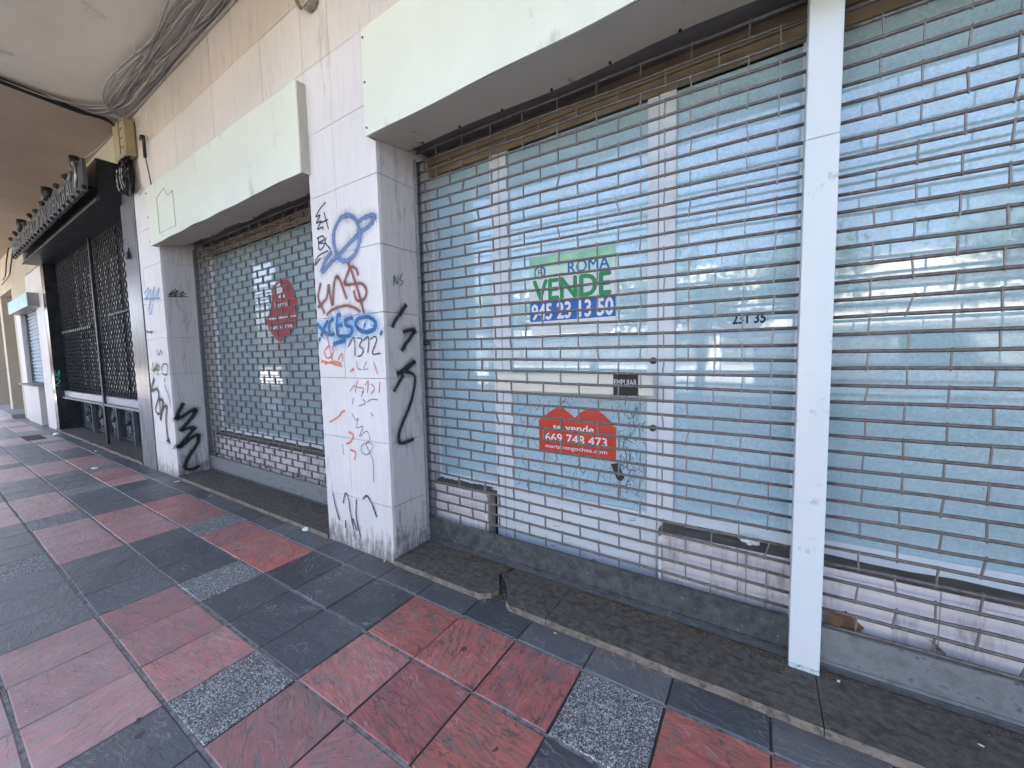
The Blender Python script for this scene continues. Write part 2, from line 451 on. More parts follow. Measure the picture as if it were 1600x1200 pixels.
def reveal(x, face, y0=.2265, y1=.565, z1=3.262):
    zs = [-.01]+[z for z in ZS if 0 < z < z1-.1]+[z1]
    for c, d in zip(zs, zs[1:]):
        a, b = (x-.022, x) if face > 0 else (x, x+.022)
        box(bm, a, b, y0, y1, c+.0016, d-.0016, bev=.0012)
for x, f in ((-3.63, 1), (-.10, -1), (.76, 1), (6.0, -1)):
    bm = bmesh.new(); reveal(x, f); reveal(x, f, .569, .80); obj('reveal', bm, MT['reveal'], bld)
bm = bmesh.new()
for a, b in ((-4.44, -3.63), (-.10, .76), (6.0, 8.2)):
    box(bm, a+.024, b-.024, .2275, .95, -.05, 3.268)
box(bm, -4.416, 8.176, .2275, .95, 3.27, 5.1)
box(bm, -4.44, 8.2, .951, 8, -.05, 5.1)
objs('wall_core', bm, MT['mortar'], bld)
ceil = obj('ceiling', bxm(-4.56, 14, -3.4, .2265, 5.032, 5.3), MT['ceiling'], bld)
obj('upper_floors', bxm(-26, 14, -3.4, 9, 5.301, 10.5), MT['farwall'], bld)
obj('cornice', bxm(-4.42, 14, .168, .1995, 4.985, 5.031, bev=.006), MT['signbox_side'], bld)

# brown lintels above both windows; lowest strip paints shade over the frame tops
for a, b in ((-3.63, -.10), (.76, 6.0)):
    bm = bmesh.new(); x0, x1 = a+.002, b-.002
    box(bm, x0, x1, .70, .949, 3.30, 3.60); box(bm, x0, x1, .735, .949, 3.215, 3.299); box(bm, x0, x1, .715, .949, 3.18, 3.2145); box(bm, x0, x1, .728, .949, 3.098, 3.1795)
    tube(bm, [(x0, .66, 3.36), (x1, .66, 3.36)], .075, 14)
    obj('lintel', bm, MT['brownframe'], bld)

# ------------------------------------------------------------------ neighbouring building
nb = thing('neighbouring_building', 'older beige fronted building at the far end of the arcade beyond the dark iron shopfront', 'building', (-14, .2, 0))
bm = bmesh.new()
for a, b, z0, z1 in ((-12.5, -11.52, -.01, 3.5), (-15.0, -12.5, 3.1, 3.5), (-15.75, -15.0, -.01, 3.5)):
    box(bm, a, b, FY, FY+.3, z0, z1, bev=.004)
for a, b, z0, z1 in ((-13.6, -11.52, 3.503, 4.0),):
    box(bm, a, b, FY, FY+.3, z0, z1, bev=.004)
objs('stone_pier', bm, MT['farstone'], nb)
bm = bmesh.new()
box(bm, -26, -15.752, FY+.004, FY+.6, 3.95, 5.03)
box(bm, -15.75, -13.6, FY+.004, FY+.6, 3.503, 5.03)
box(bm, -13.598, -5.06, FY+.004, FY+.6, 4.022, 5.03)
for a, b in ((-16.15, -15.753), (-19.0, -18.55), (-26, -22)): box(bm, a, b, FY+.004, FY+.3, -.01, 3.949, bev=.01)
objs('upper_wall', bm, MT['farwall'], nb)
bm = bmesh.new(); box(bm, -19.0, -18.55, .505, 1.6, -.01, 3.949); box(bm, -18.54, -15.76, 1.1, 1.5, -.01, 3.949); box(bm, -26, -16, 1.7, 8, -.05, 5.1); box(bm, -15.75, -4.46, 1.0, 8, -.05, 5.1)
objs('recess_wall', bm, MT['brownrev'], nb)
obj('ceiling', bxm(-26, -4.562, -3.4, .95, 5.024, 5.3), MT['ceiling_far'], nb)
bm = bmesh.new(); box(bm, -21.99, -19.01, .9, 1.69, -.01, 3.94)
obj('doorway', bm, MT['black'], nb)
bm = bmesh.new()
box(bm, -15.05, -14.99, .501, .9, 1.08, 3.1); box(bm, -12.51, -12.45, .501, .9, 1.08, 3.1)
objs('kiosk_reveal', bm, MT['farstone'], nb)
bm = bxm(-24, -16.2, -.05, .9, -.01, .12, bev=.01); obj('doorstep', bm, MT['kerb'], nb)

ks = thing('kiosk_counter', 'white walled kiosk counter with a grey stone shelf under the small far roller shutter', 'counter', (-13.9, .3, 0))
bm = bxm(-14.98, -13.1, .16, .50, -.005, 1.05, bev=.006); obj('base', bm, MT['farstone'], ks)
bm = bxm(-15.2, -12.9, .05, .512, 1.052, 1.1, bev=.008); obj('shelf', bm, MT['kerb'], ks)
rs = thing('roller_shutter', 'small pale blue corrugated roller shutter closed above the white kiosk counter', 'shutter', (-13.7, .7, 1.1))
bm = bmesh.new()
for k in range(20):
    z = 1.12+k*.1
    prism(bm, [(-14.98, z), (-12.53, z), (-12.53, z+.092), (-14.98, z+.092)], .34, .37)
    tube(bm, [(-14.98, .34, z+.046), (-12.53, .34, z+.046)], .03, 6)
obj('curtain', bm, simple('pale_blue_slats', (.36, .44, .5), .5, .3, 5), rs)
bm = bmesh.new()
for x in (-14.985, -12.57): box(bm, x, x+.05, .285, .305, 1.102, 3.1)
objs('guide_rail', bm, MT['galv'], rs)
pb = thing('awning_box', 'small faded turquoise box sign over the far kiosk shutter', 'sign box', (-13.7, .1, 3.1))
bm = bmesh.new(); prism(bm, [(-15.0, 3.06), (-11.95, 3.06), (-11.95, 3.39), (-15.0, 3.39)], 0, .012)
obj('front_panel', bm, simple('faded_turquoise', (.40, .58, .56), .5, .25, 3, dirt=(.62, .64, .6), dirt_amt=.12, dirt_scale=(3, 3, 3)), pb)
bm = bmesh.new(); box(bm, -15.0, -14.99, .013, .199, 3.06, 3.39); box(bm, -11.96, -11.95, .013, .199, 3.06, 3.39); box(bm, -14.988, -11.962, .013, .199, 3.06, 3.07); box(bm, -14.988, -11.962, .013, .199, 3.38, 3.39)
obj('casing', bm, simple('grey_casing', (.3, .28, .26), .35, .3, 4), pb)

# ------------------------------------------------------------------ dark iron shopfront
ds = thing('iron_shopfront', 'dark marble shopfront closed with diamond lattice iron gates and ornate lower panels', 'shopfront', (-8.3, .3, 0))
bm = bmesh.new(); box(bm, -5.05, -4.46, FY-.01, .6, -.01, 4.55, bev=.004)
pil = obj('marble_pilaster', bm, MT['marble_grey'], ds)
bm = bmesh.new(); box(bm, -11.50, -11.2, .204, .7, -.01, 4.0); obj('marble_jamb', bm, MT['marble_dark'], ds)
obj('opening_soffit', bxm(-11.515, -5.055, .202, .70, 3.99, 4.018), MT['charcoal'], ds)
bm = bmesh.new()
GX0, GX1, GZ0, GZ1, GY = -11.19, -5.06, .98, 4.02, .40
w, h = .165, .17
def clipseg(x0, z0, x1, z1):
    pts = []
    dx, dz = x1-x0, z1-z0; t0, t1 = 0, 1
    for p, q in ((-dx, x0-GX0), (dx, GX1-x0), (-dz, z0-GZ0), (dz, GZ1-z0)):
        if p == 0:
            if q < 0: return None
        else:
            t = q/p
            if p < 0: t0 = max(t0, t)
            else: t1 = min(t1, t)
    if t0 >= t1: return None
    return (x0+dx*t0, z0+dz*t0), (x0+dx*t1, z0+dz*t1)
H = GZ1-GZ0; run = H*w/h
x = GX0-run
while x < GX1+run:
    for a, b, yy in ((x, x+run, GY), (x+run, x, GY+.012)):
        sgm = clipseg(a, GZ0, b, GZ1)
        if sgm:
            (xa, za), (xb, zb) = sgm
            tube(bm, [(xa, yy, za), (xb, yy, zb)], .0085, 4, cap=False)
    x += w
for xx in (-11.17, -9.3, -8.05, -6.45): box(bm, xx, xx+.03, GY+.02, GY+.05, GZ0, GZ1)
obj('lattice_gate', bm, MT['blackpaint'], ds)
bm = bmesh.new(); tube(bm, [(-10.9, .37, 2.36), (-8.2, .37, 2.36)], .022, 6); tube(bm, [(-7.0, .37, 2.5), (-5.1, .37, 2.5)], .022, 6)
for k in range(16): box(bm, -10.8+k*.165, -10.74+k*.165, .34, .4, 2.33, 2.39)
objs('crossbar', bm, MT['charcoal'], ds)
bm = bmesh.new(); box(bm, -11.18, -5.06, .34, .43, .84, .975, bev=.006); obj('bottom_rail', bm, simple('pale_grey_rail', (.30, .315, .33), .4, .15), ds)
bm = bmesh.new(); box(bm, -11.18, -5.06, .30, .56, .795, .835, bev=.004); obj('sill', bm, MT['kerb'], ds)
iron = simple('grey_cast_iron', (.05, .053, .06), .45, .3, 8)
xsP = [-11.1, -9.7, -8.7, -7.8, -6.75, -5.1]
for a, b in zip(xsP, xsP[1:]):
    bm = bmesh.new(); box(bm, a+.05, b-.05, .60, .63, .06, .79)
    for (p, q, r_, s_) in ((a+.06, b-.06, .10, .13), (a+.06, b-.06, .70, .73)): box(bm, p, q, .575, .60, r_, s_)
    for xx in (a+.08, b-.11): box(bm, xx, xx+.03, .575, .60, .131, .699)
    cx, cz = (a+b)/2, .42
    for k in range(8):
        an = k*math.pi/4+.3
        pts = [(cx+math.cos(an+t*2.2)*(.05+t*.2)*1.15, .57, cz+math.sin(an+t*2.2)*(.05+t*.17)) for t in (0, .25, .5, .75, 1)]
        tube(bm, pts, [.02, .026, .024, .02, .012], 5)
    pn = obj('ornate_panel', bm, iron, ds)
bm = bmesh.new()
for xx in xsP[1:-1]: box(bm, xx-.025, xx+.025, .5, .57, .03, .79, bev=.004)
objs('panel_mullion', bm, simple('grey_mullion', (.11, .115, .12), .45), ds)
bm = bmesh.new(); box(bm, -7.66, -7.58, .30, .339, .03, 3.98, bev=.004); obj('stop_post', bm, MT['blackpaint'], ds)
bm = bmesh.new(); box(bm, -11.19, -5.06, .66, .9, .0, 4.02)
obj('shop_glass', bm, simple('dim_shop_glass', (.17, .165, .16), .12, .3, 2, spec=.5), ds)
bm = bmesh.new()
for k in range(14): box(bm, -10.9+k*.42, -10.9+k*.42+random.uniform(.12, .3), .645, .659, 1.1, 3.7)
objs('blind', bm, simple('grey_blind', (.36, .345, .325), .7, .3, 3), ds)

cn = thing('fascia_sign', 'long black fascia sign with tarnished raised letters above the dark iron shopfront', 'sign', (-8.2, 0, 4))
bm = bxm(-11.4, -4.95, -.05, .189, 3.965, 4.55, bev=.006); obj('casing', bm, MT['charcoal'], cn)
bm = bmesh.new(); box(bm, -11.4, -4.97, -.075, -.051, 3.955, 3.985); obj('trim', bm, simple('dark_bronze_trim', (.07, .055, .04), .5), cn)
bm = bmesh.new()
# cut out board: wavy top and bottom standing proud of the casing
up = []; dn = []
for k in range(49):
    x = -11.25+k*(6.4/48)
    up.append((x, 4.42+.03*math.sin(k*1.7)+.02*math.sin(k*.6)+(.05 if k > 41 else 0)))
    dn.append((x, 4.03+.012*math.sin(k*2.3)))
prism(bm, up+dn[::-1], -.21, -.17)
bd = obj('board', bm, simple('grey_board', (.11, .11, .115), .4, .25, 6, metal=.3), cn)
bm = bmesh.new()
for s_, a, b in (('BAR', -11.0, -10.0), ('ESTACION', -9.6, -7.35), ('CENTRAL', -7.05, -5.4)):
    t_ = text_bm(s_, a, 4.07, width=b-a, height=.28, bold=.01, y=-.222)
    me = bpy.data.meshes.new('x'); t_.to_mesh(me); t_.free(); bm.from_mesh(me); bpy.data.meshes.remove(me)
rx = bmesh.ops.extrude_face_region(bm, geom=bm.faces[:])
for v in [e for e in rx['geom'] if isinstance(e, bmesh.types.BMVert)]: v.co.y += .011
obj('lettering', bm, MT['letter'], cn)
bm = bmesh.new()
tube(bm, smooth_path([(-5.12, -.24, 4.40), (-5.0, -.26, 4.42), (-4.93, -.26, 4.3), (-4.95, -.26, 4.15), (-5.05, -.25, 4.1)], 4), .018, 7)
tube(bm, smooth_path([(-5.3, -.24, 4.36), (-5.26, -.26, 4.3), (-5.3, -.26, 4.24)], 3), .02, 7)
objs('hook_ornament', bm, MT['letter'], cn)
bm = bmesh.new()
def knob(x, y, z, r):
    m_ = Matrix.Translation((x, y, z)); bmesh.ops.create_icosphere(bm, subdivisions=1, radius=r, matrix=m_)
for k in range(22):
    x = -11.2+k*.3
    if k % 2 == 0: knob(x, -.22, 4.46+.03*math.sin(k), .045); knob(x+.08, -.22, 4.44, .03)
    knob(x+.1, -.225, 4.05, .03)
for xx in (-9.85, -7.2): tube(bm, [(xx, -.2, 4.40), (xx, -.2, 4.62)], .07, 8)
tube(bm, [(-5.3, -.19, 4.45), (-5.3, -.19, 4.6)], .06, 8)
for k in range(6): tube(bm, [(-11+k*1.15, -.17, 4.2), (-11+k*1.15, -.05, 4.2)], .02, 6)
objs('knob_ornament', bm, MT['blackpaint'], cn)

# ------------------------------------------------------------------ rolling shutters
def lattice(t, x0, x1, y, z0, nrow, dz, link0, pitch, par, slope=0, ld=.0105, r=.0084):
    links = []
    for k in range(nrow):
        z = z0+k*dz
        n = 14; w0 = random.uniform(-.003, .003)
        ph = random.uniform(0, 6); bml = bmesh.new()
        pts = [(x0+(x1-x0)*i/n, y+.002*math.sin(ph+i*1.3), z+slope*(x1-x0)*i/n+w0*.4+.0022*math.sin(ph+i*.9)+random.uniform(-.0008, .0008)) for i in range(n+1)]
        tube(bml, pts, r, 8); obj('bar', bml, MT['bars'], t)
        if k < nrow-1:
            xx = link0+((k+par) % 2)*pitch/2
            while xx > x0+pitch: xx -= pitch
            while xx < x0+.015: xx += pitch
            while xx < x1-.015:
                links.append((xx, z)); xx += pitch
    links.sort(key=lambda q: (Vector((q[0], y, q[1]))-CAM).length)
    rest = bmesh.new()
    for i, (xx, z) in enumerate(links):
        bmk = bmesh.new() if i < 99 else rest
        tl = random.gauss(0, .0022)
        if random.random() < .04: tl = random.uniform(-.016, .016)
        ca, cb_ = xx-tl+random.uniform(-.003, .003), xx+tl+random.uniform(-.003, .003)
        hw = .0030; d = ld; vs = []; z += slope*(xx-x0)
        for zz, c in ((z-.011, ca), (z+dz+.011, cb_)):
            for sx, sy in ((-hw, -d), (hw, -d), (hw, d), (-hw, d)): vs.append(bmk.verts.new((c+sx, y+sy, zz)))
        for f in ((0, 1, 2, 3), (7, 6, 5, 4), (0, 4, 5, 1), (1, 5, 6, 2), (2, 6, 7, 3), (3, 7, 4, 0)): bmk.faces.new([vs[q] for q in f])
        if i < 99: obj('link_plate', bmk, MT['links'], t)
    if len(links) > 99: obj('link_plate', rest, MT['links'], t)['kind'] = 'stuff'

def shutter(label, x0, x1, link0, par, y=.58, z0=.252, dz=.0782, n=39, slope=0, ld=.0105, jl=True, jr=True, pitch=.258, railmat=None):
    t = thing('rolling_shutter', label, 'shutter', ((x0+x1)/2, y, 0), 'open lattice shutters over the shop fronts')
    lattice(t, x0+(.02 if jl else .002), x1-(.02 if jr else .002), y, z0, n, dz, link0, pitch, par, slope, ld)
    el = .03 if jl else .003; er = .03 if jr else .003
    bm = bmesh.new()
    prism(bm, [(x0+el, .075), (x1-er, .075), (x1-er, .248), (x0+el, .248)], y-.012, y+.012)
    box(bm, x0+el, x1-er, y-.022, y-.0125, .072, .086); box(bm, x0+el, x1-er, y-.018, y-.0125, .236, .247)
    br = obj('bottom_rail', bm, railmat or MT['galv'], t)
    bm = bmesh.new(); box(bm, x0+el, x1-er, y-.03, y+.02, .042, .071, bev=.004)
    obj('foot_strip', bm, simple('dark_foot_strip', (.09, .095, .10), .6, .4, 20, metal=.3), br)
    for side, flag in ((x0, jl), (x1, jr)):
        if not flag: continue
        sg = 1 if side == x0 else -1
        bm = bmesh.new(); xa, xb = sorted((side+sg*.001, side+sg*.034))
        box(bm, xa, xb, y-.024, y-.018, .045, 3.17); box(bm, xa, xb, y+.018, y+.024, .045, 3.17)
        xa, xb = sorted((side+sg*.001, side+sg*.006)); box(bm, xa, xb, y-.0175, y+.0175, .045, 3.17)
        obj('guide_rail', bm, MT['galv'], t)
    return t
s1 = shutter('lattice shutter of the left shop, narrow mesh in front of the red oval poster', -3.63, -.10, -1.123, 0, z0=.225, dz=.0785)
s2 = shutter('wide lattice shutter of the main shop, before the door with two for sale posters', .76, 3.281, .859, 0, z0=.254, slope=-.015, ld=.0075, jr=False, railmat=simple('blackened_steel_rail', (.10, .10, .10), .5, .5, 22, metal=.3, bump=.15, dirt=(.26, .29, .31), dirt_amt=.02, dirt_scale=(40, 40, 40)))
s3 = shutter('lattice shutter right of the white steel post, a big brown leaf behind it', 3.402, 6.0, 3.538, 0, z0=.256, ld=.0055, jl=False)
bm = bmesh.new(); box(bm, .80, .835, .555, .60, 1.70, 1.735, bev=.004); tube(bm, [(.83, .56, 1.718), (.86, .54, 1.718)], .013, 8)
obj('lock', bm, MT['black'], s2)
p = thing('steel_post', 'white painted steel post with chipped green foot standing between the two right shutters', 'post', (3.34, .5, 0))
bm = bmesh.new(); box(bm, 3.281, 3.402,   .50, .64, .0605, 2.5325, bev=.002); box(bm, 3.281, 3.402, .50, .64, 2.5345, 3.35, bev=.003)
obj('post_tube', bm, MT['post'], p)
bm = bmesh.new(); box(bm, 3.2808, 3.4022, .4996, .6405, .036, .060, bev=.001)
obj('post_foot', bm, simple('green_chipped_paint', (.60, .66, .64), .5, .1, 12, dirt=(.02, .16, .10), dirt_amt=.28, dirt_scale=(30, 30, 45)), p)

# ------------------------------------------------------------------ sign boxes
def signbox(label, x0, x1, z0, z1, endL=True, endR=True, yf=.117):
    t = thing('sign_box', label, 'sign box', ((x0+x1)/2, yf, z0))
    # front sheet, slightly buckled along its lower edge
    bm = bmesh.new(); n = 40; top = []; bot = []; V = {}
    for i in range(n+1):
        x = x0+(x1-x0)*i/n
        for j, zz in enumerate((z0, (z0*2+z1)/3, z1)):
            yy = yf + (.004*math.sin(i*.7)+.003*math.sin(i*.31) if j == 0 else .0015*math.sin(i*.5+j))
            V[i, j] = bm.verts.new((x, yy, zz + (.003*math.sin(i*.9) if j == 0 else 0)))
    for i in range(n):
        for j in range(2):
            f = bm.faces.new((V[i, j], V[i+1, j], V[i+1, j+1], V[i, j+1]))
    r_ = bmesh.ops.extrude_face_region(bm, geom=bm.faces[:])
    for v in [e for e in r_['geom'] if isinstance(e, bmesh.types.BMVert)]: v.co.y += .010
    obj('front_panel', bm, MT['signbox'], t)
    zb0 = 3.212
    bm = bmesh.new(); m_ = 26; P = []
    for i in range(m_+1):
        x = x0+.012+(x1-x0-.024)*i/m_
        P.append((x, .498+.006*math.sin(i*1.1), zb0+.010*math.sin(i*.8)))
    for (xa, ya, za), (xb, yb, zb) in zip(P, P[1:]):
        a = [bm.verts.new(v) for v in ((xa, yf+.02, z0+.006), (xb, yf+.02, z0+.006), (xb, yb, zb), (xa, ya, za))]
        bm.faces.new(a[::-1])
    bmesh.ops.remove_doubles(bm, verts=bm.verts, dist=1e-5)
    r_ = bmesh.ops.extrude_face_region(bm, geom=bm.faces[:])
    for v in [e for e in r_['geom'] if isinstance(e, bmesh.types.BMVert)]: v.co.z += .004
    obj('soffit_panel', bm, MT['soffit'], t)
    for fl, xa in ((endL, x0), (endR, x1-.008)):
        if fl:
            bm = bmesh.new(); box(bm, xa, xa+.008, yf+.0135, .199, z0+.004, z1-.004)
            obj('end_panel', bm, MT['signbox_side'], t)
    bm = bmesh.new(); box(bm, x0+.009, x1-.009, yf+.0145, .198, z1-.02, z1-.006); obj('top_panel', bm, MT['signbox_side'], t)
    for zz in (z0+.05, (z0+z1)/2, z1-.06):
        bm = bmesh.new(); bmesh.ops.create_cone(bm, cap_ends=True, segments=8, radius1=.008, radius2=.006, depth=.008, matrix=Matrix.Translation((x0+.02, yf-.003, zz)) @ Matrix.Rotation(R(90), 4, 'X'))
        obj('screw', bm, MT['links'], t)
    k = 0
    while x0+.25+k*.36 < min(x1, x0+3.2):
        bm = bmesh.new(); bmesh.ops.create_cone(bm, cap_ends=True, segments=8, radius1=.009, radius2=.007, depth=.01, matrix=Matrix.Translation((x0+.2+k*.36, .475, zb0-.008+.010*math.sin((x0*0+.2+k*.36)/(x1-x0)*26*.8))))
        obj('screw', bm, MT['black'], t); k += 1
    return t
sb1 = signbox('blank pale green sign box above the left shop shutter, dented with a bare right end', -3.66, -.075, 3.135, 3.86)
sb2 = signbox('long blank pale green sign box above the main shop, over the white steel post', .755, 6.1, 3.16, 3.865)
# outline scratched where an old sign was
bm = bmesh.new()
pts = [(-3.28, 3.30), (-3.28, 3.66), (-3.02, 3.72), (-2.93, 3.61), (-2.76, 3.63), (-2.74, 3.22), (-3.28, 3.23), (-3.28, 3.30)]
for (a, c), (b, d) in zip(pts, pts[1:]): tube(bm, [(a, .1135, c), (b, .1135, d)], .0022, 4)
obj('scratched_outline', bm, simple('scratch_grey', (.35, .38, .34), .6), sb1)

# ------------------------------------------------------------------ shop fronts
GYp = .762
def pane(x0, x1, z0, z1, parent, mat, y=GYp):
    bm = bmesh.new(); box(bm, x0, x1, y, y+.012, z0, z1); return obj('window_pane', bm, mat, parent)
def frame_rect(bm, x0, x1, z0, z1, wl, wr, wb, wt, y0, y1):
    box(bm, x0, x0+wl, y0, y1, z0, z1, bev=.003); box(bm, x1-wr, x1, y0, y1, z0, z1, bev=.003)
    if wb: box(bm, x0+wl, x1-wr, y0+.001, y1, z0, z0+wb, bev=.003)
    if wt: box(bm, x0+wl, x1-wr, y0+.001, y1, z1-wt, z1, bev=.003)
sf = thing('shop_window', 'whitewashed blue shop windows and frames of the main shop, on both sides of its door', 'shop window', (2, .75, 0))
bm = bmesh.new(); box(bm, 1.375, 1.4515, .739, .79, .06, .519); frame_rect(bm, .7605, 1.452, .52, 3.128, .012, .078, .07, .02, .738, .80); obj('window_frame', bm, MT['frame'], sf)
pane(.7725, 1.374, .59, 3.108, sf, MT['glass1'])
bm = bmesh.new(); box(bm, 2.6025, 2.70, .739, .79, .06, .519); frame_rect(bm, 2.602, 3.30, .52, 3.128, .095, .022, .095, .03, .738, .80); obj('window_frame', bm, MT['frame'], sf)
pane(2.697, 3.278, .615, 3.098, sf, MT['glass1'])
bm = bmesh.new(); frame_rect(bm, 3.302, 6.0, .52, 3.128, .045, .05, .10, .03, .738, .80); obj('window_frame', bm, MT['frame'], sf)
pane(3.347, 5.95, .62, 3.098, sf, MT['glass2'])
dr = thing('shop_door', 'white shop door with blue whitewashed glass and a cream push bar marked EMPUJAR', 'door', (2.03, .75, .06))
bm = bmesh.new(); frame_rect(bm, 1.456, 2.598, .06, 3.128, .079, .062, .0, .03, .742, .80)
box(bm, 1.535, 2.536, .743, .80, .06, .545, bev=.003); box(bm, 1.535, 2.536, .738, .80, .546, .578, bev=.004)
obj('door_frame', bm, MT['frame'], dr)
pn = pane(1.535, 2.536, .579, 3.097, dr, MT['glass1'])
bm = bmesh.new(); box(bm, 1.455, 2.595, .655, .685, 1.335, 1.470, bev=.008)
for xx in (1.50, 2.53): box(bm, xx, xx+.04, .686, .741, 1.37, 1.44)
hd = obj('push_bar', bm, MT['handle'], dr)
bm = bmesh.new(); box(bm, 2.352, 2.505, .650, .6545, 1.337, 1.468); pl = obj('push_plate', bm, MT['black'], hd)
t_ = text_bm('EMPUJAR', 2.358, 1.392, width=.141, height=.045, bold=.01, y=.6485); flatobj('lettering', t_, flat('white_print', (.6, .6, .6)), pl)
random.seed(31)
bm = bmesh.new(); nsc = 0
for k in range(230):
    if k < 150: cx, cz = random.uniform(1.56, 2.52), random.uniform(.60, 1.30); 
    else: cx, cz = random.gauss(2.42, .07), random.uniform(.62, 1.25)
    if 1.74 < cx < 2.35 and .88 < cz < 1.2: continue
    L_ = random.uniform(.015, .075); an = random.choice((random.uniform(0, 6.3), 1.5+random.gauss(0, .3)))
    cv_ = random.uniform(-1.2, 1.2); pp = []
    for t_ in (-1, -.4, .3, 1): pp.append(Vector((min(2.53, max(1.54, cx+L_*t_*math.cos(an+cv_*t_*.5))), GYp, min(1.325, max(.59, cz+L_*t_*math.sin(an+cv_*t_*.5))))))
    ribbon(bm, pp, Vector((0, -1, 0)), random.choice((.0022, .003, .0045)), .0006+k*4e-6)
sc_ = flatobj('scratch_marks', bm, spray_mat('dark_scratch', (.03, .035, .04), .2, .5, .9), pn); sc_['kind'] = 'stuff'
bm = bmesh.new()
for k in range(26):
    cx, cz = random.uniform(1.56, 2.52), random.uniform(.08, .55); L_ = random.uniform(.008, .03)
    ribbon(bm, [Vector((cx-L_, .742, cz)), Vector((cx, .742, cz+random.uniform(-.01, .01))), Vector((cx+L_, .742, cz+random.uniform(-.01, .01)))], Vector((0, -1, 0)), random.uniform(.002, .008), .0016+k*4e-6)
flatobj('scuff_marks', bm, spray_mat('dark_scuff', (.03, .03, .03), .25, .5, .85), dr)['kind'] = 'stuff'
for zz in (1.55, 1.13):
    bm = bmesh.new(); bmesh.ops.create_cone(bm, cap_ends=True, segments=10, radius1=.022, radius2=.02, depth=.02, matrix=Matrix.Translation((2.575, .735, zz)) @ Matrix.Rotation(R(90), 4, 'X'))
    obj('keyhole', bm, MT['blackpaint'], dr)

sf1 = thing('shop_window', 'whitewashed window of the left shop with the red oval poster stuck on it', 'shop window', (-1.9, .75, 0))
bm = bmesh.new(); frame_rect(bm, -3.62, -.11, .57, 3.128, .10, .05, .08, .03, .738, .80); obj('window_frame', bm, MT['frame'], sf1)
pane(-3.52, -.16, .65, 3.098, sf1, MT['glass3'])

def lowwall(label, x0, x1, joints, top=.515, ledge=.556, trim=None):
    t = thing('low_wall', label, 'low wall', ((x0+x1)/2, .7, 0))
    bm = bmesh.new(); xs = [x0]+joints+[x1]
    for a, b in zip(xs, xs[1:]): box(bm, a+.0012, b-.0012, .652, .72, .04, top-.035, bev=.0015); box(bm, a+.0012, b-.0012, .649, .72, top-.033, top, bev=.002)
    obj('wall_face', bm, MT['lowwall'], t)
    bm = bmesh.new()
    v = [(x0, .655, top+.001), (x1, .655, top+.001), (x1, .737, ledge), (x0, .737, ledge), (x0, .655, .05), (x1, .655, .05), (x1, .737, .05), (x0, .737, .05)]
    n = 24; rows = []
    for i in range(n+1):
        x = x0+(x1-x0)*i/n
        rows.append([bm.verts.new(q) for q in ((x, .653, top+.001), (x, .69, (top+ledge)/2+.004+random.uniform(-.006, .006)), (x, .737, ledge-.012+random.uniform(-.008, .008)))])
    for a, b in zip(rows, rows[1:]):
        for k in range(2): bm.faces.new((a[k], b[k], b[k+1], a[k+1]))
    obj('ledge', bm, MT['ledge'], t)
    if trim:
        bm = bmesh.new(); box(bm, trim-.014, trim+.006, .645, .66, .06, top-.03, bev=.002); obj('corner_trim', bm, simple('white_corner_trim', (.8, .8, .78), .4), t)
        s_ = x1+.001 if abs(trim-x1) < .1 else x0-.021
        bm = bmesh.new(); box(bm, s_, s_+.02, .662, .737, .04, top); obj('side_face', bm, MT['brownrev'], t)
    return t
lowwall('short pinkish stone low wall left of the shop door, with a white corner trim', .782, 1.335, [], trim=1.335)
lowwall('pinkish stone low wall right of the shop door running behind the white post', 2.645, 5.98, [3.09, 3.83, 4.4, 5.0, 5.6], trim=2.645)
lowwall('pinkish stone low wall under the left shop window behind its shutter', -3.60, -.12, [-3.1, -2.59, -2.08, -1.57, -1.06, -.55], top=.535, ledge=.60)

# ------------------------------------------------------------------ posters
Y0 = .7605
po = thing('for_sale_poster', 'green, white and blue poster reading ROMA VENDE 945231350 on the shop door', 'poster', (2.02, Y0, 2.03))
A, B, C_, D = 1.697, 2.333, 1.783, 2.292
Wd, Hh = B-A, D-C_
def strip(name, f0, f1, mat, y=Y0-.0015, x0=0, x1=1):
    bm = bmesh.new(); box(bm, A+Wd*x0, A+Wd*x1, y, Y0-.0002, D-Hh*f1, D-Hh*f0); return obj(name, bm, mat, po)
white = flat('poster_white', (.74, .76, .74)); blue = flat('poster_blue', (.02, .13, .42)); green = flat('poster_green', (.015, .27, .085)); pgreen = simple('poster_pale_green', (.36, .66, .42), .5, .3, 9)
st1 = strip('sheet', .0, 1, white); strip('green_band', 0, .145, pgreen, Y0-.0022); strip('pale_band', .145, .285, flat('poster_mint', (.58, .78, .62)), Y0-.0022, 0, 1); strip('blue_band', .615, .885, blue, Y0-.0022)
def ptext(s, fx0, fx1, fz0, fz1, mat, bold, par=po, y=Y0-.0030, box_=(A, B, C_, D)):
    a, b, c, d = box_; w_, h_ = b-a, d-c
    return flatobj('lettering', text_bm(s, a+w_*fx0, d-h_*fz1, width=w_*(fx1-fx0), height=h_*(fz1-fz0), bold=bold, y=y), mat, par)
ptext('ROMA', .48, .94, .115, .27, flat('poster_royal_blue', (.025, .12, .42)), .015)
ptext('VENDE', .05, .95, .315, .595, green, .035)
ptext('945 23 13 50', .025, .975, .645, .86, flat('print_white', (.8, .8, .8)), .035)
ptext('INMOBILIARIA', .25, .45, .245, .27, flat('poster_royal_blue_small', (.025, .12, .42)), .0)
bm = bmesh.new()
lc = Vector((A+Wd*.135, Y0-.003, D-Hh*.20))
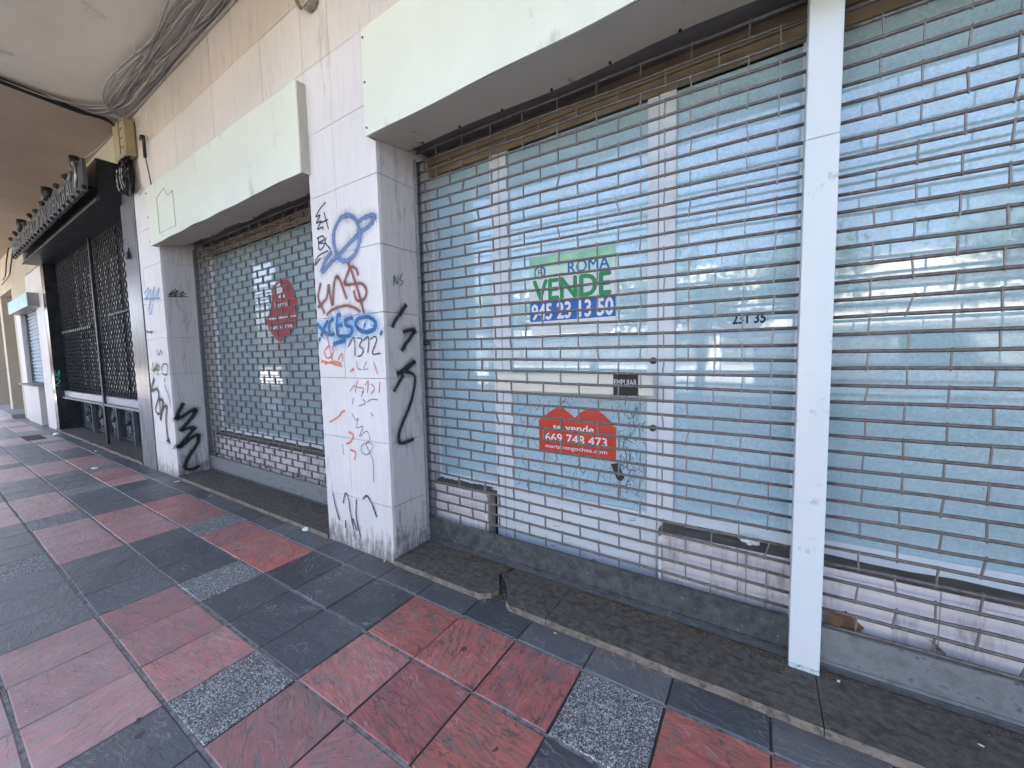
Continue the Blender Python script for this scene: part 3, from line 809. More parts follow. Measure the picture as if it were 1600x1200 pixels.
def ring(bm, c, r0_, r1_, a0, a1, n=20):
    vs = [(bm.verts.new((c.x+r0_*math.cos(a0+(a1-a0)*k/n), c.y, c.z+r0_*math.sin(a0+(a1-a0)*k/n))), bm.verts.new((c.x+r1_*math.cos(a0+(a1-a0)*k/n), c.y, c.z+r1_*math.sin(a0+(a1-a0)*k/n)))) for k in range(n+1)]
    for p_, q_ in zip(vs, vs[1:]): bm.faces.new((p_[0], q_[0], q_[1], p_[1]))
ring(bm, lc, .034, .048, R(-60), R(150))
lg = flatobj('logo', bm, blue, po)
bm = bmesh.new(); ring(bm, lc, .034, .048, R(150), R(300)); flatobj('logo_arc', bm, flat('logo_teal', (.03, .3, .34)), po)
flatobj('logo_letter', text_bm('R', lc.x-.014, lc.z-.02, height=.04, bold=.01, y=Y0-.003), flat('logo_dark', (.05, .09, .3)), po)
bm = bmesh.new(); box(bm, A+.01, B-.02, Y0-.001, Y0-.0003, C_-.035, C_-.002); obj('lower_sheet', bm, white, po)

rp = thing('for_sale_poster', 'red heart topped poster reading se vende 669 748 473 low on the shop door', 'poster', (2.05, Y0, 1.03))
red = simple('poster_red', (.60, .055, .025), .45, .08, 6)
zp = lambda x_, y_: wall_pt(780+x_/6, 570+y_/6, 1, Y0)
ol = [(378, 800), (372, 512), (425, 475), (515, 412), (560, 398), (605, 408), (660, 452), (708, 497), (765, 445), (830, 412), (875, 405), (910, 415), (975, 462), (1062, 545), (1070, 576), (1095, 582), (1095, 900)]
bm = bmesh.new(); prism(bm, [(q.x, q.z) for q in (zp(*o_) for o_ in ol)], Y0-.002, Y0-.0002); obj('sheet', bm, red, rp)
pw = flat('poster_print', (.82, .80, .78))
RB = (1.757, 2.338, .89, 1.13)
ptext('se vende', .20, .73, .10, .31, pw, .018, rp, Y0-.0034, RB)
ptext('669 748 473', .09, .89, .415, .665, pw, .02, rp, Y0-.0034, RB)
ptext('martabengochea.com', .09, .89, .755, .905, pw, .012, rp, Y0-.0034, RB)
bm = bmesh.new(); q = [zp(*o_) for o_ in ((1045, 930), (1110, 920), (1175, 1050), (1150, 1090), (1105, 1075))]; prism(bm, [(v.x, v.z) for v in q], Y0-.0015, Y0-.0003); obj('torn_tape', bm, MT['charcoal'], rp)

ov = thing('for_sale_poster', 'red oval poster with white lettering on the window of the left shop', 'poster', (-1.7, Y0, 2.2))
zq = lambda x_, y_: wall_pt(400+x_/9.23, 420+y_/9.23, 1, Y0)
crim = simple('poster_crimson', (.38, .012, .028), .4, .2, 5)
ol = [(290, 195), (370, 165), (460, 150), (490, 190), (525, 250), (560, 330), (590, 420), (605, 520), (612, 620), (600, 720), (575, 820), (540, 900), (490, 960), (430, 1000), (350, 1060), (300, 1020), (250, 960), (195, 890), (165, 810), (155, 740), (185, 650), (215, 560), (230, 450), (230, 350), (220, 280), (270, 240)]
bm = bmesh.new(); prism(bm, [(v.x, v.z) for v in (zq(*o_) for o_ in ol)], Y0-.002, Y0-.0003); obj('sheet', bm, crim, ov)
inner = [(300, 230), (440, 190), (500, 270), (540, 360), (575, 450), (590, 560), (585, 680), (550, 800), (500, 880), (420, 930)]
bm = bmesh.new(); ribbon(bm, [zq(*o_)+Vector((0, -.001, 0)) for o_ in [(598, 500), (606, 620), (590, 740), (555, 840), (505, 920), (440, 975), (360, 1030)]], Vector((0, -1, 0)), .03, .0025); obj('grey_border', bm, spray_mat('grey_edge_print', (.12, .1, .1), .1, .1), ov)
def otext(s, x0, y0, x1, y1, bold):
    a, b = zq(x0, y1), zq(x1, y0)
    flatobj('lettering', text_bm(s, a.x, a.z, width=b.x-a.x, height=b.z-a.z, bold=bold, y=Y0-.0034), pw, ov)
otext('barrio', 275, 455, 480, 560, .0); otext('vendemos', 190, 650, 580, 740, .03); otext('945 16778', 215, 800, 525, 890, .01)
bm = bmesh.new()
for k, (a, b, c) in enumerate(((300, 380, 250), (290, 385, 300), (295, 385, 345), (330, 420, 400))):
    p0, p1 = zq(a, c+20), zq(b, c-6); m_ = zq((a+b)/2, c-22)
    prism(bm, [(p0.x, p0.z), (p1.x, p1.z-.015), (p1.x, p1.z+.012), (m_.x, m_.z+.02), (p0.x, p0.z+.02)], Y0-.0036, Y0-.0022)
obj('emblem', bm, pw, ov)

random.seed(9)
bm = bmesh.new()
for q_ in ([(870, 340), (850, 400), (842, 470), (845, 560), (822, 640), (812, 760)], [(870, 345), (915, 330), (950, 300), (965, 285)]):
    ribbon(bm, [wall_pt(200+.3*a_, 430+.3*b_, 1, GYp) for a_, b_ in q_], Vector((0, -1, 0)), .05, .0006)
flatobj('glue_smear', bm, spray_mat('grey_glue_smear', (.33, .37, .37), .45, .8, .7), ov)
tp = thing('torn_notice', 'torn remains of a white paper notice showing 231 35 on the window beside the post', 'notice', (2.97, Y0, 1.75))
ze = lambda x_, y_: wall_pt(1040+x_/7.5, 440+y_/7.5, 1, Y0)
ol = [(640, 480), (730, 500), (790, 470), (820, 410), (1010, 330), (1090, 300), (1175, 345), (1185, 420), (1130, 520), (1050, 560), (760, 570), (640, 545)]
grayp = simple('weathered_paper', (.52, .62, .66), .7, .15, 20)
bm = bmesh.new(); prism(bm, [(v.x, v.z) for v in (ze(*o_) for o_ in ol)], Y0-.0018, Y0-.0003); obj('sheet', bm, grayp, tp)
a, b = ze(785, 490), ze(1170, 405)
flatobj('lettering', text_bm('231 35', a.x, a.z-.004, width=b.x-a.x, height=.055, bold=.04, y=Y0-.003), flat('print_black', (.01, .01, .012)), tp)
ol = [(660, 605), (1290, 590), (1240, 640), (670, 660)]
bm = bmesh.new(); prism(bm, [(v.x, v.z) for v in (ze(*o_) for o_ in ol)], Y0-.0018, Y0-.0003); obj('sheet', bm, grayp, tp)
ol = [(170, 330), (230, 290), (330, 330), (415, 335), (400, 370), (300, 410), (180, 495), (165, 420)]
bm = bmesh.new(); prism(bm, [(v.x, v.z) for v in (ze(*o_) for o_ in ol)], Y0-.0016, Y0-.0003); obj('sheet', bm, grayp, tp)

# ------------------------------------------------------------------ graffiti (thin paint on the stone)
NF = Vector((0, -1, 0)); NR = Vector((1, 0, 0))
S6 = lambda a: (460+.25*a[0], 280+.25*a[1]); S7 = lambda a: (460+.28333*a[0], 560+.28333*a[1])
S5 = lambda a: (200+.3*a[0], 430+.3*a[1]); S2 = lambda a: (.25*a[0], 220+.25*a[1]); S3 = lambda a: (.25*a[0], 480+.25*a[1])
gid = [0]
def graf(strokes, tr, plane, width, mat, label, parent=None, mist=None):
    bm = bmesh.new(); ax, val, nrm = plane
    for s_ in strokes:
        pts = [wall_pt(*tr(q_), ax, val) for q_ in s_]
        gid[0] += 1
        ribbon(bm, pts, nrm, width, .0016+.00006*gid[0])
    o = flatobj('graffiti', bm, mat, parent or facade); o['label'] = label
    if mist:
        bm = bmesh.new()
        for s_ in strokes:
            gid[0] += 1
            ribbon(bm, [wall_pt(*tr(q_), ax, val) for q_ in s_], nrm, width*2.6, .0011+.000004*gid[0])
        flatobj('overspray', bm, mist, parent or facade)
    return o
m_bk = spray_mat('black_overspray', (.03, .03, .03), .5, .6, .32); m_bl = spray_mat('grey_blue_overspray', (.15, .22, .4), .5, .6, .3); m_br = spray_mat('brown_overspray', (.28, .09, .08), .5, .6, .28)
PF = (1, FY-.001, NF); PR2 = (0, .76, NR); PR1 = (0, -3.63, NR)
g_blue = spray_mat('grey_blue_spray', (.12, .18, .36), .38, .4, .9)
graf([[(340, 225), (290, 245), (255, 310), (245, 380), (260, 450), (290, 505), (330, 510), (375, 475), (405, 400), (408, 320), (385, 255), (340, 225), (310, 232)],
      [(395, 270), (440, 240), (490, 225), (500, 245), (470, 290), (400, 345), (300, 450), (230, 520), (180, 575), (178, 550), (200, 500), (240, 445)]], S6, PF, .05, g_blue, 'blue sprayed ringed planet', mist=m_bl)
g_black = spray_mat('black_marker', (.02, .02, .022), .2, .3)
graf([[(198, 143), (165, 180), (135, 235), (162, 225), (138, 275), (168, 262), (145, 312), (178, 300), (180, 322)], [(185, 205), (200, 260), (215, 315)], [(168, 272), (212, 252)],
      [(140, 372), (178, 355), (185, 380), (150, 398), (190, 405), (165, 442), (148, 428)], [(150, 365), (155, 440)], [(202, 365), (193, 395), (228, 438)], [(212, 447), (150, 482), (130, 538), (165, 492)]], S6, PF, .016, g_black, 'black marker tag')
g_brown = spray_mat('brown_red_spray', (.22, .05, .045), .36, .45, .92)
graf([[(165, 645), (150, 720), (155, 760), (192, 842)], [(145, 802), (180, 770), (205, 735), (215, 655)], [(215, 655), (225, 730), (240, 792)], [(240, 790), (245, 690), (260, 612), (285, 628), (308, 690), (330, 752)],
      [(402, 607), (385, 560), (352, 552), (315, 640), (332, 660), (420, 652), (452, 700), (435, 750), (392, 756), (370, 690)], [(335, 520), (385, 650), (437, 842)], [(200, 852), (240, 815), (320, 790), (380, 805), (417, 832)]], S6, PF, .03, g_brown, 'brownish red tag HM$ with an underline', mist=m_br)
halo = spray_mat('light_blue_overspray', (.14, .45, .74), .5, .15, .55)
xceso = [[(142, 903), (180, 945), (218, 978)], [(212, 882), (185, 935), (170, 985)], [(248, 868), (222, 900), (224, 968), (254, 965)], [(292, 845), (270, 862), (272, 968), (315, 985)], [(272, 915), (304, 910)],
         [(368, 865), (322, 880), (325, 912), (360, 928), (355, 970), (312, 986)], [(445, 860), (400, 872), (385, 905), (410, 942), (460, 955), (505, 930), (505, 890), (470, 862), (440, 860)], [(436, 908), (446, 916)], [(538, 956), (550, 968)], [(154, 994), (166, 1006)], [(243, 1032), (285, 1018), (325, 1004)]]
graf(xceso, S6, PF, .13, halo, 'light blue overspray')
graf(xceso, S6, PF, .034, spray_mat('blue_spray', (.008, .075, .21), .2, .15), 'blue tag XCESO')
graf([[(338, 1047), (375, 988), (380, 1105)], [(392, 992), (425, 1000), (408, 1040), (432, 1065), (420, 1100), (395, 1108)], [(432, 1012), (465, 985), (462, 1085)], [(475, 1003), (505, 982), (515, 1010), (490, 1090), (540, 1086)]], S6, PF, .012, g_black, 'black marker number 1312')
g_red = spray_mat('salmon_marker', (.62, .17, .13), .25, .5, .85)
graf([[(205, 960), (222, 1050), (242, 1135)], [(218, 1040), (190, 1080), (212, 1120), (245, 1085), (238, 1040)], [(168, 1142), (230, 1148), (300, 1165)], [(275, 1130), (300, 1090), (305, 1140)], [(360, 1190), (372, 1180)]], S6, PF, .016, g_red, 'salmon scribble')
graf([[(150, 10), (200, 25), (265, 45)], [(170, 30), (220, 18), (262, 28)], [(195, 350), (240, 325), (265, 295), (282, 288)], [(300, 403), (328, 425), (312, 460), (288, 470)], [(310, 503), (340, 518), (334, 560)], [(310, 70), (330, 60)]], S7, PF, .02, spray_mat('orange_marker', (.72, .2, .09), .25, .5, .85), 'orange strokes')
graf([[(308, 182), (335, 148), (340, 190)], [(355, 118), (345, 155), (385, 165), (375, 190)], [(392, 150), (410, 125), (405, 190)], [(425, 140), (445, 165), (425, 195)], [(475, 130), (470, 190)], [(440, 20), (462, 90)]], S7, PF, .011, spray_mat('pink_marker', (.55, .1, .14), .25, .4, .9), 'pink marker numbers')
graf([[(345, 15), (352, 55), (375, 60)], [(330, 215), (322, 255)], [(385, 180), (372, 210)], [(360, 262), (395, 245), (380, 225)], [(405, 240), (428, 225), (465, 228)], [(400, 15), (385, 60), (410, 55)]], S7, PF, .011, spray_mat('teal_marker', (.12, .26, .36), .25, .4, .9), 'teal marker tag')
graf([[(318, 298), (342, 340), (355, 330), (345, 382), (382, 375), (362, 432), (402, 400), (418, 452), (375, 480), (378, 518), (410, 528), (438, 478), (398, 468), (435, 560), (440, 690)], [(425, 300), (440, 320)], [(270, 470), (275, 530)]], S7, PF, .012, spray_mat('grey_marker', (.2, .21, .25), .3, .7, .75), 'faded grey tag')
graf([[(215, 738), (232, 820), (252, 892)], [(272, 800), (285, 742), (302, 775), (312, 850), (332, 945)], [(285, 890), (285, 935)], [(345, 775), (345, 880), (370, 985)], [(325, 880), (350, 950)], [(380, 775), (405, 758), (432, 805), (458, 875)]], S7, PF, .024, spray_mat('dripping_ink', (.045, .05, .08), .35, .95, .9), 'dark dripping tag near the ground')
g_bspray = spray_mat('black_spray', (.012, .012, .012), .42, .6)
graf([[(698, 780), (655, 845), (618, 900), (610, 930)], [(672, 955), (748, 940), (725, 985), (690, 1035), (665, 1075)], [(755, 1135), (720, 1165), (690, 1195)]], S6, PR2, .042, g_bspray, 'black spray strokes on the inner face', mist=m_bk)
graf([[(660, 15), (605, 55), (560, 85)], [(560, 90), (610, 75), (655, 90), (662, 135), (640, 240), (592, 360), (572, 430), (588, 468), (660, 442)], [(600, 88), (575, 130), (545, 185)]], S7, PR2, .036, g_bspray, 'black spray squiggle on the inner face', mist=m_bk)
graf([[(618, 668), (620, 600), (638, 660), (645, 600)], [(672, 590), (655, 625), (675, 640), (660, 668)]], S6, PR2, .008, g_black, 'thin marker letters')
graf([[(290, 662), (262, 715), (253, 748), (285, 735), (340, 698), (352, 712), (312, 765), (280, 800), (268, 815)], [(270, 812), (300, 800), (340, 792), (330, 815), (285, 868), (262, 898), (290, 880), (335, 842), (366, 832), (362, 872), (325, 930), (300, 975), (298, 1003), (330, 1010), (378, 990)]], S5, PR1, .06, g_bspray, 'big black sprayed zigzag', mist=m_bk)
graf([[(205, 105), (240, 80), (215, 110), (262, 80), (235, 112), (290, 85), (270, 110), (305, 95)], [(205, 112), (310, 112)], [(245, 70), (250, 85)]], S5, PR1, .02, spray_mat('grey_marker2', (.1, .1, .1), .3, .5, .8), 'grey scribbled tag')
graf([[(968, 440), (948, 520), (985, 512), (995, 560), (975, 640), (1003, 665), (1000, 560)], [(1003, 580), (1022, 590), (1005, 705), (1020, 640), (1045, 618), (1040, 700), (1050, 805), (1062, 838), (1042, 830)]], S3, PF, .045, g_bspray, 'thin black sprayed tag', mist=m_bk)
graf([[(960, 340), (955, 400), (985, 350), (965, 405), (1000, 360), (985, 430)], [(965, 385), (1000, 395)]], S3, PF, .025, spray_mat('olive_spray', (.10, .13, .04), .3, .4), 'olive tag')
graf([[(1012, 385), (1030, 352), (1052, 370), (1045, 420), (1020, 415), (1018, 385)], [(980, 262), (995, 300), (1010, 270), (1020, 300)], [(1035, 440), (1030, 470)], [(1032, 480), (1045, 530)], [(1050, 520), (1070, 610)], [(915, 145), (955, 165)], [(920, 160), (960, 150)]], S3, PF, .022, g_black, 'black marker tags')
graf([[(905, 960), (935, 920), (915, 1000), (950, 930), (935, 1050), (970, 910), (960, 1000), (1000, 920), (985, 990)], [(900, 990), (1005, 985)], [(930, 1040), (945, 1085), (960, 1020)]], S2, PF, .035, spray_mat('pale_blue_spray', (.12, .3, .55), .4, .6, .8), 'pale blue tag')
graf([[(340, 395), (352, 430), (370, 395), (365, 440), (348, 450), (375, 460), (350, 490), (380, 490)]], S3, (0, -11.2, NR), .03, spray_mat('green_spray', (.06, .45, .30), .3, .3), 'green tag on the dark jamb', ds)

# ------------------------------------------------------------------ doorsteps
def step(label, segs, z=.038, y0=.185, y1=.66):
    t = thing('doorstep', label, 'doorstep', ((segs[0][0][0]+segs[-1][1][0])/2, .4, 0))
    for s_ in segs:
        bm = bmesh.new()
        prism_pts = s_
        n = len(prism_pts); a = [bm.verts.new((x, y, -.03)) for x, y in prism_pts]; b = [bm.verts.new((x, y, z+random.uniform(-.002, .002))) for x, y in prism_pts]
        bm.faces.new(b); 
        for i in range(n):
            f = bm.faces.new((a[i], a[(i+1) % n], b[(i+1) % n], b[i]))
            f.material_index = 1 if (prism_pts[i][1] < .25 and prism_pts[(i+1) % n][1] < .28) else 0
        bmesh.ops.recalc_face_normals(bm, faces=bm.faces)
        obj('step_slab', bm, [MT['step'], MT['stepedge']], t)
    return t
def rough_edge(x0, x1, y=.185, n=12, amp=.002):
    return [(x0+(x1-x0)*i/n, y+random.uniform(-amp, amp)) for i in range(n+1)]
step('cracked grey doorstep in front of the main shop, with a corner piece broken out', [
    rough_edge(.765, 1.60)+[(1.66, .23), (1.69, .28), (1.62, .39), (1.57, .45), (1.60, .52), (1.58, .66), (.765, .66)],
    [(1.775, .275), (1.79, .215)]+rough_edge(1.83, 2.09, n=4)+[(2.09, .66), (1.62, .66), (1.64, .52), (1.60, .46), (1.67, .40)],
    rough_edge(2.094, 3.385, n=18, amp=.003)+[(3.385, .66), (2.094, .66)],
    rough_edge(3.389, 5.99, n=20)+[(5.99, .66), (3.389, .66)]])
step('long grey doorstep in front of the left shop shutter', [rough_edge(-3.62, -2.0)+[(-2.0, .66), (-3.62, .66)], rough_edge(-1.996, -.105)+[(-.105, .66), (-1.996, .66)]])
step('chipped pale doorstep in front of the dark iron shopfront', [rough_edge(-11.49, -8.2, n=18, amp=.012)+[(-8.2, .66), (-11.49, .66)], rough_edge(-8.196, -5.06, n=18, amp=.012)+[(-5.06, .66), (-8.196, .66)]])
bm = bmesh.new()
prism(bm, [(1.60, .0), (1.80, .0), (1.80, .012), (1.60, .008)], .24, .62)
struct(obj('exposed_mortar', bm, simple('rubble_mortar', (.085, .075, .065), .95, .6, 40, bump=.8)))

# ------------------------------------------------------------------ cables and boxes
def cable(label, pts, r, mat, group, n=5):
    bm = bmesh.new(); tube(bm, smooth_path(pts, n), r, 7)
    return tag(obj('cable', bm, mat), label, 'cable', group)
random.seed(21)
for k in range(15):
    yo = .105-k*.0175+random.uniform(-.004, .004); zo = 5.012-.012*(k % 3)
    r = random.choice((.005, .006, .008, .011)); mat = MT['cable_light'] if k % 4 == 1 else MT['cable_grey']
    run = [(12, yo, zo)]
    x = 9
    while x > -3.7:
        run.append((x+random.uniform(-.1, .1), yo+random.gauss(0, .02), zo+random.uniform(-.03, .004))); x -= .62
    cx = -4.12-k*.012
    if k < 9: run += [(cx+.2, yo+.01, zo-.01), (cx-.08, yo-.05-.01*k, zo-.02), (-4.45, yo-.22-.02*k, zo-.035), (-4.50, -.9, zo-.02), (-4.53+.01*k, -2, zo-.01), (-4.53+.01*k, -3.38, zo)]
    else: run += [(-4.05, yo+.03, zo-.02), (-4.3, .06+.005*k, zo-.06), (-4.40, .10, 4.93), (-4.42, .11, 4.86)]
    cable('grey cable clipped in the bundle along the ceiling edge above the shops', run, r, mat, 'grey cables along the ceiling')
for k in range(7):
    zo = 4.985-.014*(k % 3); yo = -3.38
    cable('black cable crossing the ceiling from the yellowed cable box', [(-4.44+.008*k, .08-.008*k, 4.86), (-4.47+.01*k, -.02, 4.95-.01*k), (-4.56+.02*k, -.22-.01*k, zo-.03-.005*k), (-4.58+.016*k, -.6, zo-.012), (-4.57+.018*k, -1.2, zo), (-4.60+.02*k, -2.2, zo), (-4.58+.02*k, yo, zo)], .011, MT['black'], 'black cables crossing the arcade ceiling')
for k in range(9):
    x = -3.4+k*.75
    bm = bmesh.new(); box(bm, x, x+.012, -.14, .02+.08*(k % 2), 4.968, 4.974); box(bm, x, x+.012, -.15, -.14, 4.968, 5.03); 
    tag(obj('cable_clip', bm, MT['cable_light']), 'pale clip holding the grey cables against the ceiling', 'clip', 'clips along the ceiling cables')
cb = thing('cable_box', 'yellowed plastic cable cover on the wall corner with black wires stuffed below', 'cable box', (-4.35, .12, 4.4))
def wpt(px, py, y): return wall_pt(px, py, 1, y)
bm = bmesh.new(); box(bm, -4.56, -4.12, .06, .197, 4.42, 4.90, bev=.02); cv = obj('cover', bm, MT['beigebox'], cb)
bm = bmesh.new()
for zz in (4.5, 4.62, 4.74, 4.84): box(bm, -4.25, -4.13, .053, .0595, zz, zz+.012)
box(bm, -4.262, -4.25, .052, .0595, 4.44, 4.88)
objs('louvre', bm, MT['brownframe'], cb)
random.seed(5)
bm = bmesh.new()
for k in range(26):
    x = random.uniform(-4.52, -4.16); pts = [(x, .12+random.uniform(-.04, .05), 4.45)]
    for zz in (4.36, 4.27, 4.18, 4.1, 4.0): pts.append((x+random.uniform(-.06, .06), .10+random.uniform(-.05, .06), zz+random.uniform(-.03, .03)))
    tube(bm, smooth_path(pts, 3), .013, 6)
for k in range(3): tube(bm, smooth_path([(-4.2+.02*k, .1, 4.2), (-4.13, .1, 4.05), (-4.14, .1, 3.92+.03*k), (-4.22, .11, 3.95), (-4.25, .11, 4.1)], 4), .014, 6)
obj('wire_tangle', bm, MT['black'], cb)
bm = bmesh.new()
for k in range(3):
    x = random.uniform(-4.5, -4.2); tube(bm, smooth_path([(x, .06, 4.30), (x+.03, .045, 4.2), (x+.01, .05, 4.1), (x+.04, .06, 4.0)], 3), .006, 6)
objs('pale_wires', bm, MT['cable_light'], cb)
cable('thin pale wire strung from the yellowed cable box to the fascia sign', [(-4.55, .05, 4.78), (-5.0, -.02, 4.68), (-5.5, -.1, 4.64)], .004, MT['cable_light'], None)
br = thing('wall_bracket', 'small black wall bracket with a hanging wire beside the yellowed cable box', 'bracket', (-3.7, .15, 4.4))
bm = bmesh.new(); tube(bm, [(-3.98, .19, 4.60), (-3.80, .15, 4.56), (-3.70, .15, 4.54)], [.008, .012, .022], 7); tube(bm, [(-3.72, .15, 4.56), (-3.72, .16, 4.50), (-3.76, .17, 4.30)], [.03, .02, .018], 7); objs('arm', bm, MT['blackpaint'], br)
bm = bmesh.new(); tube(bm, smooth_path([(-3.76, .175, 4.30), (-3.74, .19, 4.1), (-3.68, .19, 3.9)], 4), .006, 6); obj('wire', bm, MT['black'], br)
hb = thing('broken_lamp', 'broken remnant of a beige wall lamp hanging high between the two sign boxes', 'wall lamp', (.1, .15, 4.5))
bm = bmesh.new()
pr = [(-.03, 4.62), (.26, 4.60), (.27, 4.47), (.235, 4.42), (.19, 4.41), (.15, 4.34), (.06, 4.335), (.02, 4.40), (-.03, 4.50)]
prism(bm, pr, .13, .198); bmesh.ops.bevel(bm, geom=bm.edges[:], offset=.012, segments=2, affect='EDGES'); obj('housing', bm, simple('weathered_beige', (.40, .34, .26), .6, .4, 14), hb)
bm = bmesh.new(); tube(bm, smooth_path([(-.04, .14, 4.6), (-.03, .12, 4.49), (.02, .12, 4.38), (.06, .12, 4.33)], 4), .014, 6); prism(bm, [(.17, 4.58), (.24, 4.58), (.25, 4.47), (.2, 4.43)], .118, .129); objs('dark_gasket', bm, MT['brownframe'], hb)
bx = thing('junction_box', 'tiny black junction box stuck on the pale marble pilaster under the cable box', 'junction box', (-4.75, .17, 3.3))
bm = bmesh.new(); q = wall_pt(203, 399, 1, .19); box(bm, q.x-.09, q.x+.02, .15, .189, q.z-.05, q.z+.05, bev=.01); obj('housing', bm, MT['blackpaint'], bx)
bm = bmesh.new(); tube(bm, smooth_path([(q.x+.02, .17, q.z+.04), (q.x+.1, .16, q.z+.09), (q.x+.12, .17, q.z-.03), (q.x+.04, .17, q.z-.06)], 4), .007, 6); obj('wire', bm, MT['black'], bx)
for k, (pts, lab) in enumerate(((([(-15.2, .15, 5.0), (-15.4, .1, 4.6), (-15.8, .1, 4.3), (-16.6, .12, 4.25)]), 'upper black cable loop drooping on the far beige wall'), (([(-14.4, .15, 4.9), (-14.7, .1, 4.4), (-15.2, .1, 4.2), (-17, .12, 4.15)]), 'lower black cable loop drooping on the far beige wall'))):
    cable(lab, pts, .014, MT['black'], None)

# ------------------------------------------------------------------ litter
def leaf_obj(x, y, z, s, rot, lab, mat=None, tilt=None, grp=None, name='leaf', cat='leaf'):
    bm = bmesh.new(); P = []
    out = [(-1, 0), (-.6, .42), (-.1, .5), (.1, .78), (.35, .42), (.75, .3), (1.05, 0), (.7, -.32), (.25, -.5), (-.1, -.72), (-.35, -.42), (-.75, -.28)]
    c = bm.verts.new((0, 0, .18*s)); vs = [bm.verts.new((a*s, b*s*.8, random.uniform(-.12, .25)*s)) for a, b in out]
    for i in range(len(vs)): bm.faces.new((c, vs[i], vs[(i+1) % len(vs)]))
    r_ = bmesh.ops.extrude_face_region(bm, geom=bm.faces[:])
    for v in [e for e in r_['geom'] if isinstance(e, bmesh.types.BMVert)]: v.co.z += .0012
    o = obj(name, bm, mat or MT['leaf']); o.location = (x, y, z); o.rotation_euler = (tilt or 0, random.uniform(-.2, .2), rot)
    return tag(o, lab, cat, grp)
random.seed(3)
leaf_obj(3.50, .625, .27, .085, .25, 'big curled brown leaf caught behind the shutter right of the post', tilt=1.1)
leaf_obj(3.82, .62, .262, .055, 1.9, 'dark red stalked leaf lying behind the shutter right of the post', tilt=.7)
for k in range(11):
    leaf_obj(-3.5+k*.31+random.uniform(-.08, .08), .615, .26+random.uniform(0, .03), random.uniform(.035, .06), random.uniform(0, 6), 'dry brown leaf caught behind the bottom of the left shop shutter', tilt=random.uniform(.4, 1.3), grp='dry leaves behind the left shutter')
for k in range(14):
    leaf_obj(random.choice((random.uniform(1.0, 1.75), random.uniform(2.2, 3.2))), .535+random.uniform(-.03, .012), .045, random.uniform(.012, .03), random.uniform(0, 6), 'small dry leaf lying along the foot of the main shutter', grp='small leaves along the shutter foot', tilt=random.uniform(-.4, .4))
gl = [(852, 958, .02), (757, 939, .018), (940, 1020, .02), (960, 1024, .02), (680, 962, .018), (870, 990, .014), (1010, 1045, .018), (766, 980, .012)]
for px, py, s_ in gl:
    q = wall_pt(px, py, 2, .004); leaf_obj(q.x, q.y, .006, s_, random.uniform(0, 6), 'small dry leaf lying on the paving beside the doorstep edge', grp='small leaves on the paving', mat=simple('pale_dry_leaf', (.33, .2, .11), .7, .4, 30))
papers = [((478, 829), .055, 'crumpled white tissue on the paving by the step of the left shop', 0), ((277, 753), .06, 'white paper scrap at the foot of the graffitied left pilaster', 0), ((148, 732), .09, 'white paper strip lying on the paving before the iron shopfront', 0), ((88, 680), .10, 'flattened white paper lying at the far end of the iron shopfront step', 0),
          ((868, 990), .02, 'small white scrap on the joint beside the main doorstep', 0), ((1534, 1166), .016, 'tiny white pellet on the right doorstep', .04), ((330, 775), .05, 'beige cardboard scrap on the paving before the left shop step', 0), ((602, 878), .03, 'beige cigarette end at the foot of the graffitied pillar', 0), ((1310, 1066), .016, 'white cigarette end on the step right of the post', .04), ((150, 705), .06, 'white paper crumb on the paving joint by the iron shopfront', 0)]
for (px, py), s_, lab, zz in papers:
    q = wall_pt(px, py, 2, zz); mat = simple('beige_scrap', (.5, .4, .3), .8, .2, 20) if 'beige' in lab else MT['paper']
    bm = bmesh.new(); bmesh.ops.create_icosphere(bm, subdivisions=2, radius=s_*.6)
    fl = .35 if 'crumpled' in lab or 'end' in lab else .12
    for v in bm.verts: v.co = Vector((v.co.x*(1+.5*mnoise.noise(v.co*60)), v.co.y*.55*(1+.6*mnoise.noise(v.co*70+Vector((3, 1, 0)))), max(0, v.co.z*fl*2+s_*fl*.5*(1+mnoise.noise(v.co*90)))))
    o = obj('cigarette_end' if 'cigarette' in lab else 'paper_scrap', bm, mat); o.location = (q.x, q.y, zz+.002); o.rotation_euler.z = random.uniform(0, 3); tag(o, lab, 'litter')
q = wall_pt(1172, 832, 1, .70)
bm = bmesh.new(); bmesh.ops.create_icosphere(bm, subdivisions=3, radius=.045)
for v in bm.verts: v.co *= 1+.45*mnoise.noise(v.co*70); v.co.z *= .6; v.co.y *= .5
o = obj('paper_scrap', bm, simple('pale_tissue', (.66, .72, .76), .8, .1)); o.location = (q.x, .695, .555); tag(o, 'crumpled pale tissue stuffed on the ledge behind the main shutter', 'litter')
bm = bmesh.new()
def bit(x, y, z, s_):
    vs = [bm.verts.new((x+random.uniform(-s_, s_), y+random.uniform(-s_, s_), z+(0 if i < 3 else s_*.7))) for i in range(4)]
    for f in ((0, 1, 2), (0, 1, 3), (1, 2, 3), (0, 2, 3)): bm.faces.new([vs[i] for i in f])
for k in range(7500):
    x = random.choice((random.uniform(.8, 6), random.uniform(.8, 3.3), random.uniform(-3.5, -.2)))
    y = .548-abs(random.gauss(0, .045)); bit(x, y, .040, random.uniform(.0015, .0055))
for k in range(3600):
    x = random.uniform(-5, 6); y = .18-abs(random.gauss(0, .03)); bit(x, y, .0015, random.uniform(.0015, .0045))
for k in range(400): bit(random.uniform(1.6, 1.78), random.uniform(.24, .5), .014, random.uniform(.002, .007))
o = obj('debris', bm, MT['debris']); o['kind'] = 'stuff'; o['label'] = 'grit and leaf crumbs along the steps'; o['category'] = 'debris'
dg = thing('drain_grate', 'dark metal drain grate set in the paving near the iron shopfront', 'grate', (-10.2, -.5, 0))
